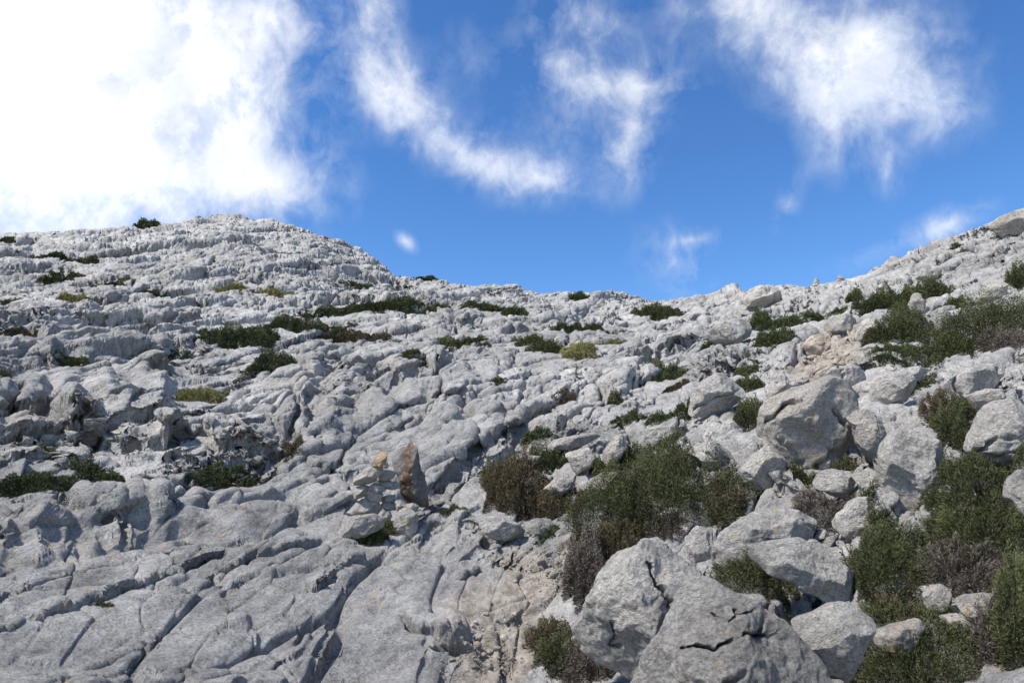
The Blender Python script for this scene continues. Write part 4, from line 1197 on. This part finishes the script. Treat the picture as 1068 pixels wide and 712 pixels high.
w = bpy.data.worlds.new('World'); sc.world = w; w.use_nodes = True
nt = w.node_tree; nt.nodes.clear(); s_ = NB(nt)
out = s_.n('ShaderNodeOutputWorld'); bg = s_.n('ShaderNodeBackground'); s_.l(bg.outputs[0], out.inputs[0])
sky = s_.n('ShaderNodeTexSky', sky_type='NISHITA'); sky.sun_disc = False
sky.sun_elevation = SUN_EL; sky.sun_rotation = SUN_AZ; sky.altitude = 800; sky.air_density = 1.0; sky.dust_density = 0.0; sky.ozone_density = 4.0
STR = 0.13
bg.inputs['Strength'].default_value = STR
tc = s_.n('ShaderNodeTexCoord').outputs['Generated']
def dot(v):
    nd = s_.n('ShaderNodeVectorMath', operation='DOT_PRODUCT'); s_.l(tc, nd.inputs[0]); nd.inputs[1].default_value = tuple(v)
    return nd.outputs['Value']
# clouds sit at fixed directions in the sky; gx, gy are slopes measured about the uphill direction
fw = s_.math('MAXIMUM', dot(V_F), 0.15)
gx = s_.math('DIVIDE', dot(V_R), fw); gy = s_.math('DIVIDE', dot(V_U), fw)
cb = s_.n('ShaderNodeCombineXYZ'); s_.l(gx, cb.inputs[0]); s_.l(gy, cb.inputs[1])
vec = cb.outputs[0]
CL = [  # x, y, rx, ry, rot, weight
    (0, 130, 215, 170, 0, 1.5), (140, 170, 135, 70, 10, 1.0), (275, 192, 56, 30, 10, 0.8), (60, 0, 200, 80, 0, 1.2), (215, 70, 80, 60, 20, 0.6),
    (290, 20, 60, 40, 0, 0.42), (250, 130, 60, 40, 30, 0.4), (290, 80, 70, 60, 0, 0.34), (345, 185, 30, 40, 0, 0.26), (500, 60, 60, 40, 0, 0.16), (700, 60, 40, 60, 0, 0.16), (990, 60, 50, 60, 0, 0.22),
    (388, 20, 26, 60, -5, 0.75), (405, 90, 50, 36, 40, 0.75), (470, 150, 62, 22, 32, 0.72), (560, 185, 50, 24, 10, 0.62), (520, 165, 40, 40, 0, 0.35), (430, 120, 26, 60, -30, .35),
    (600, 20, 50, 60, -20, 0.55), (625, 85, 66, 34, 20, 0.55), (656, 145, 26, 50, 12, 0.85), (670, 90, 50, 16, 0, 0.4), (590, 120, 36, 46, 0, 0.3),
    (770, 5, 60, 36, 15, 0.75), (840, 55, 66, 52, 20, 0.85), (905, 40, 60, 50, 0, 0.65), (945, 105, 64, 36, 15, 0.78), (870, 130, 30, 46, 0, 0.62), (925, 165, 24, 36, 0, 0.45),
    (822, 215, 12, 34, 20, 0.42), (705, 275, 40, 36, 20, 0.50), (722, 250, 36, 9, -10, 0.45), (985, 235, 44, 16, -25, 0.50), (424, 252, 12, 7, 40, 0.6), (950, 250, 80, 14, -20, .25),
]
tot = None
for (x, y, rx, ry, rot, wt) in CL:
    mp = s_.n('ShaderNodeMapping', vector_type='TEXTURE'); s_.l(vec, mp.inputs[0])
    mp.inputs['Location'].default_value = ((x - W0 / 2) / FPX, (H0 / 2 - y) / FPX, 0)
    mp.inputs['Rotation'].default_value = (0, 0, R(-rot)); mp.inputs['Scale'].default_value = (rx * 2.0 / FPX, ry * 2.0 / FPX, 1)
    ln = s_.n('ShaderNodeVectorMath', operation='LENGTH'); s_.l(mp.outputs[0], ln.inputs[0])
    v = s_.math('SUBTRACT', 1.0, ln.outputs['Value'], clamp=True)
    v = s_.math('MULTIPLY', s_.math('MULTIPLY', v, v), wt * 1.35)
    tot = v if tot is None else s_.math('ADD', tot, v)
nwarp = s_.n('ShaderNodeTexNoise'); s_.l(tc, nwarp.inputs['Vector']); nwarp.inputs['Scale'].default_value = 6; nwarp.inputs['Detail'].default_value = 3
wsc = s_.n('ShaderNodeVectorMath', operation='MULTIPLY_ADD'); s_.l(nwarp.outputs[1], wsc.inputs[0]); wsc.inputs[1].default_value = (.06, .06, .06); s_.l(tc, wsc.inputs[2])
stz = s_.n('ShaderNodeMapping'); s_.l(wsc.outputs[0], stz.inputs[0]); stz.inputs['Rotation'].default_value = (0, R(35), 0); stz.inputs['Scale'].default_value = (1.0, 1.0, 0.75)
n1 = s_.noise(stz.outputs[0], 9.0, 9, 0.62, 0.3)
n2 = s_.noise(stz.outputs[0], 26.0, 7, 0.62, 0.4)
nn = s_.math('ADD', s_.math('MULTIPLY', s_.math('SUBTRACT', n1, 0.5), 2.0), s_.math('MULTIPLY', s_.math('SUBTRACT', n2, 0.5), 1.5))
# outside the photographed part of the sky: scattered cloud
away = s_.ramp(dot(V_F), [(0.45, 1.0), (0.62, 0.0)])
tot = s_.math('ADD', tot, s_.math('MULTIPLY', away, 0.35))
den = s_.math('ADD', s_.math('MULTIPLY', tot, 1.0), s_.math('MULTIPLY', nn, s_.math('MINIMUM', s_.math('MULTIPLY', tot, 2.8), 0.95)))
den = s_.ramp(s_.math('MULTIPLY', den, 0.5), [(0.02, 0.0), (0.20, 0.20), (0.44, 0.60), (0.95, 1.0)], 'LINEAR')
n3 = s_.noise(stz.outputs[0], 17.0, 8, 0.64, 0.0)
core = s_.math('SUBTRACT', tot, 0.75, clamp=True)
den = s_.math('MULTIPLY', den, s_.math('MAXIMUM', s_.ramp(n3, [(0.32, 0.45), (0.54, 1.0)]), core))
cbr = s_.ramp(s_.math('MULTIPLY', tot, 0.4), [(0.1, (0.60, 0.645, 0.72)), (0.5, (0.84, 0.85, 0.86))])
cbr = s_.mix(1.0, cbr, s_.ramp(n1, [(0.3, 0.92), (0.62, 1.04)]), 'MULTIPLY')
cc = s_.n('ShaderNodeVectorMath', operation='SCALE'); s_.l(cbr, cc.inputs[0]); cc.inputs['Scale'].default_value = 1.0 / STR
hs = s_.n('ShaderNodeHueSaturation'); hs.inputs['Hue'].default_value = 0.505; hs.inputs['Saturation'].default_value = 1.21; hs.inputs['Value'].default_value = 1.06; s_.l(sky.outputs[0], hs.inputs['Color']); skyc = hs.outputs[0]
fin = s_.mix(den, skyc, (1, 1, 1)); fnode = fin.node; s_.l(cc.outputs[0], fnode.inputs[7])
s_.l(fin, bg.inputs['Color'])

vs = sc.view_settings
sc.display_settings.display_device = 'sRGB'
vs.view_transform = 'Standard'; vs.look = 'None'; vs.exposure = 0.52; vs.gamma = 1.0; vs.use_curve_mapping = False
sc.cycles.max_bounces = 5; sc.cycles.diffuse_bounces = 3
sc.cycles.use_denoising = True
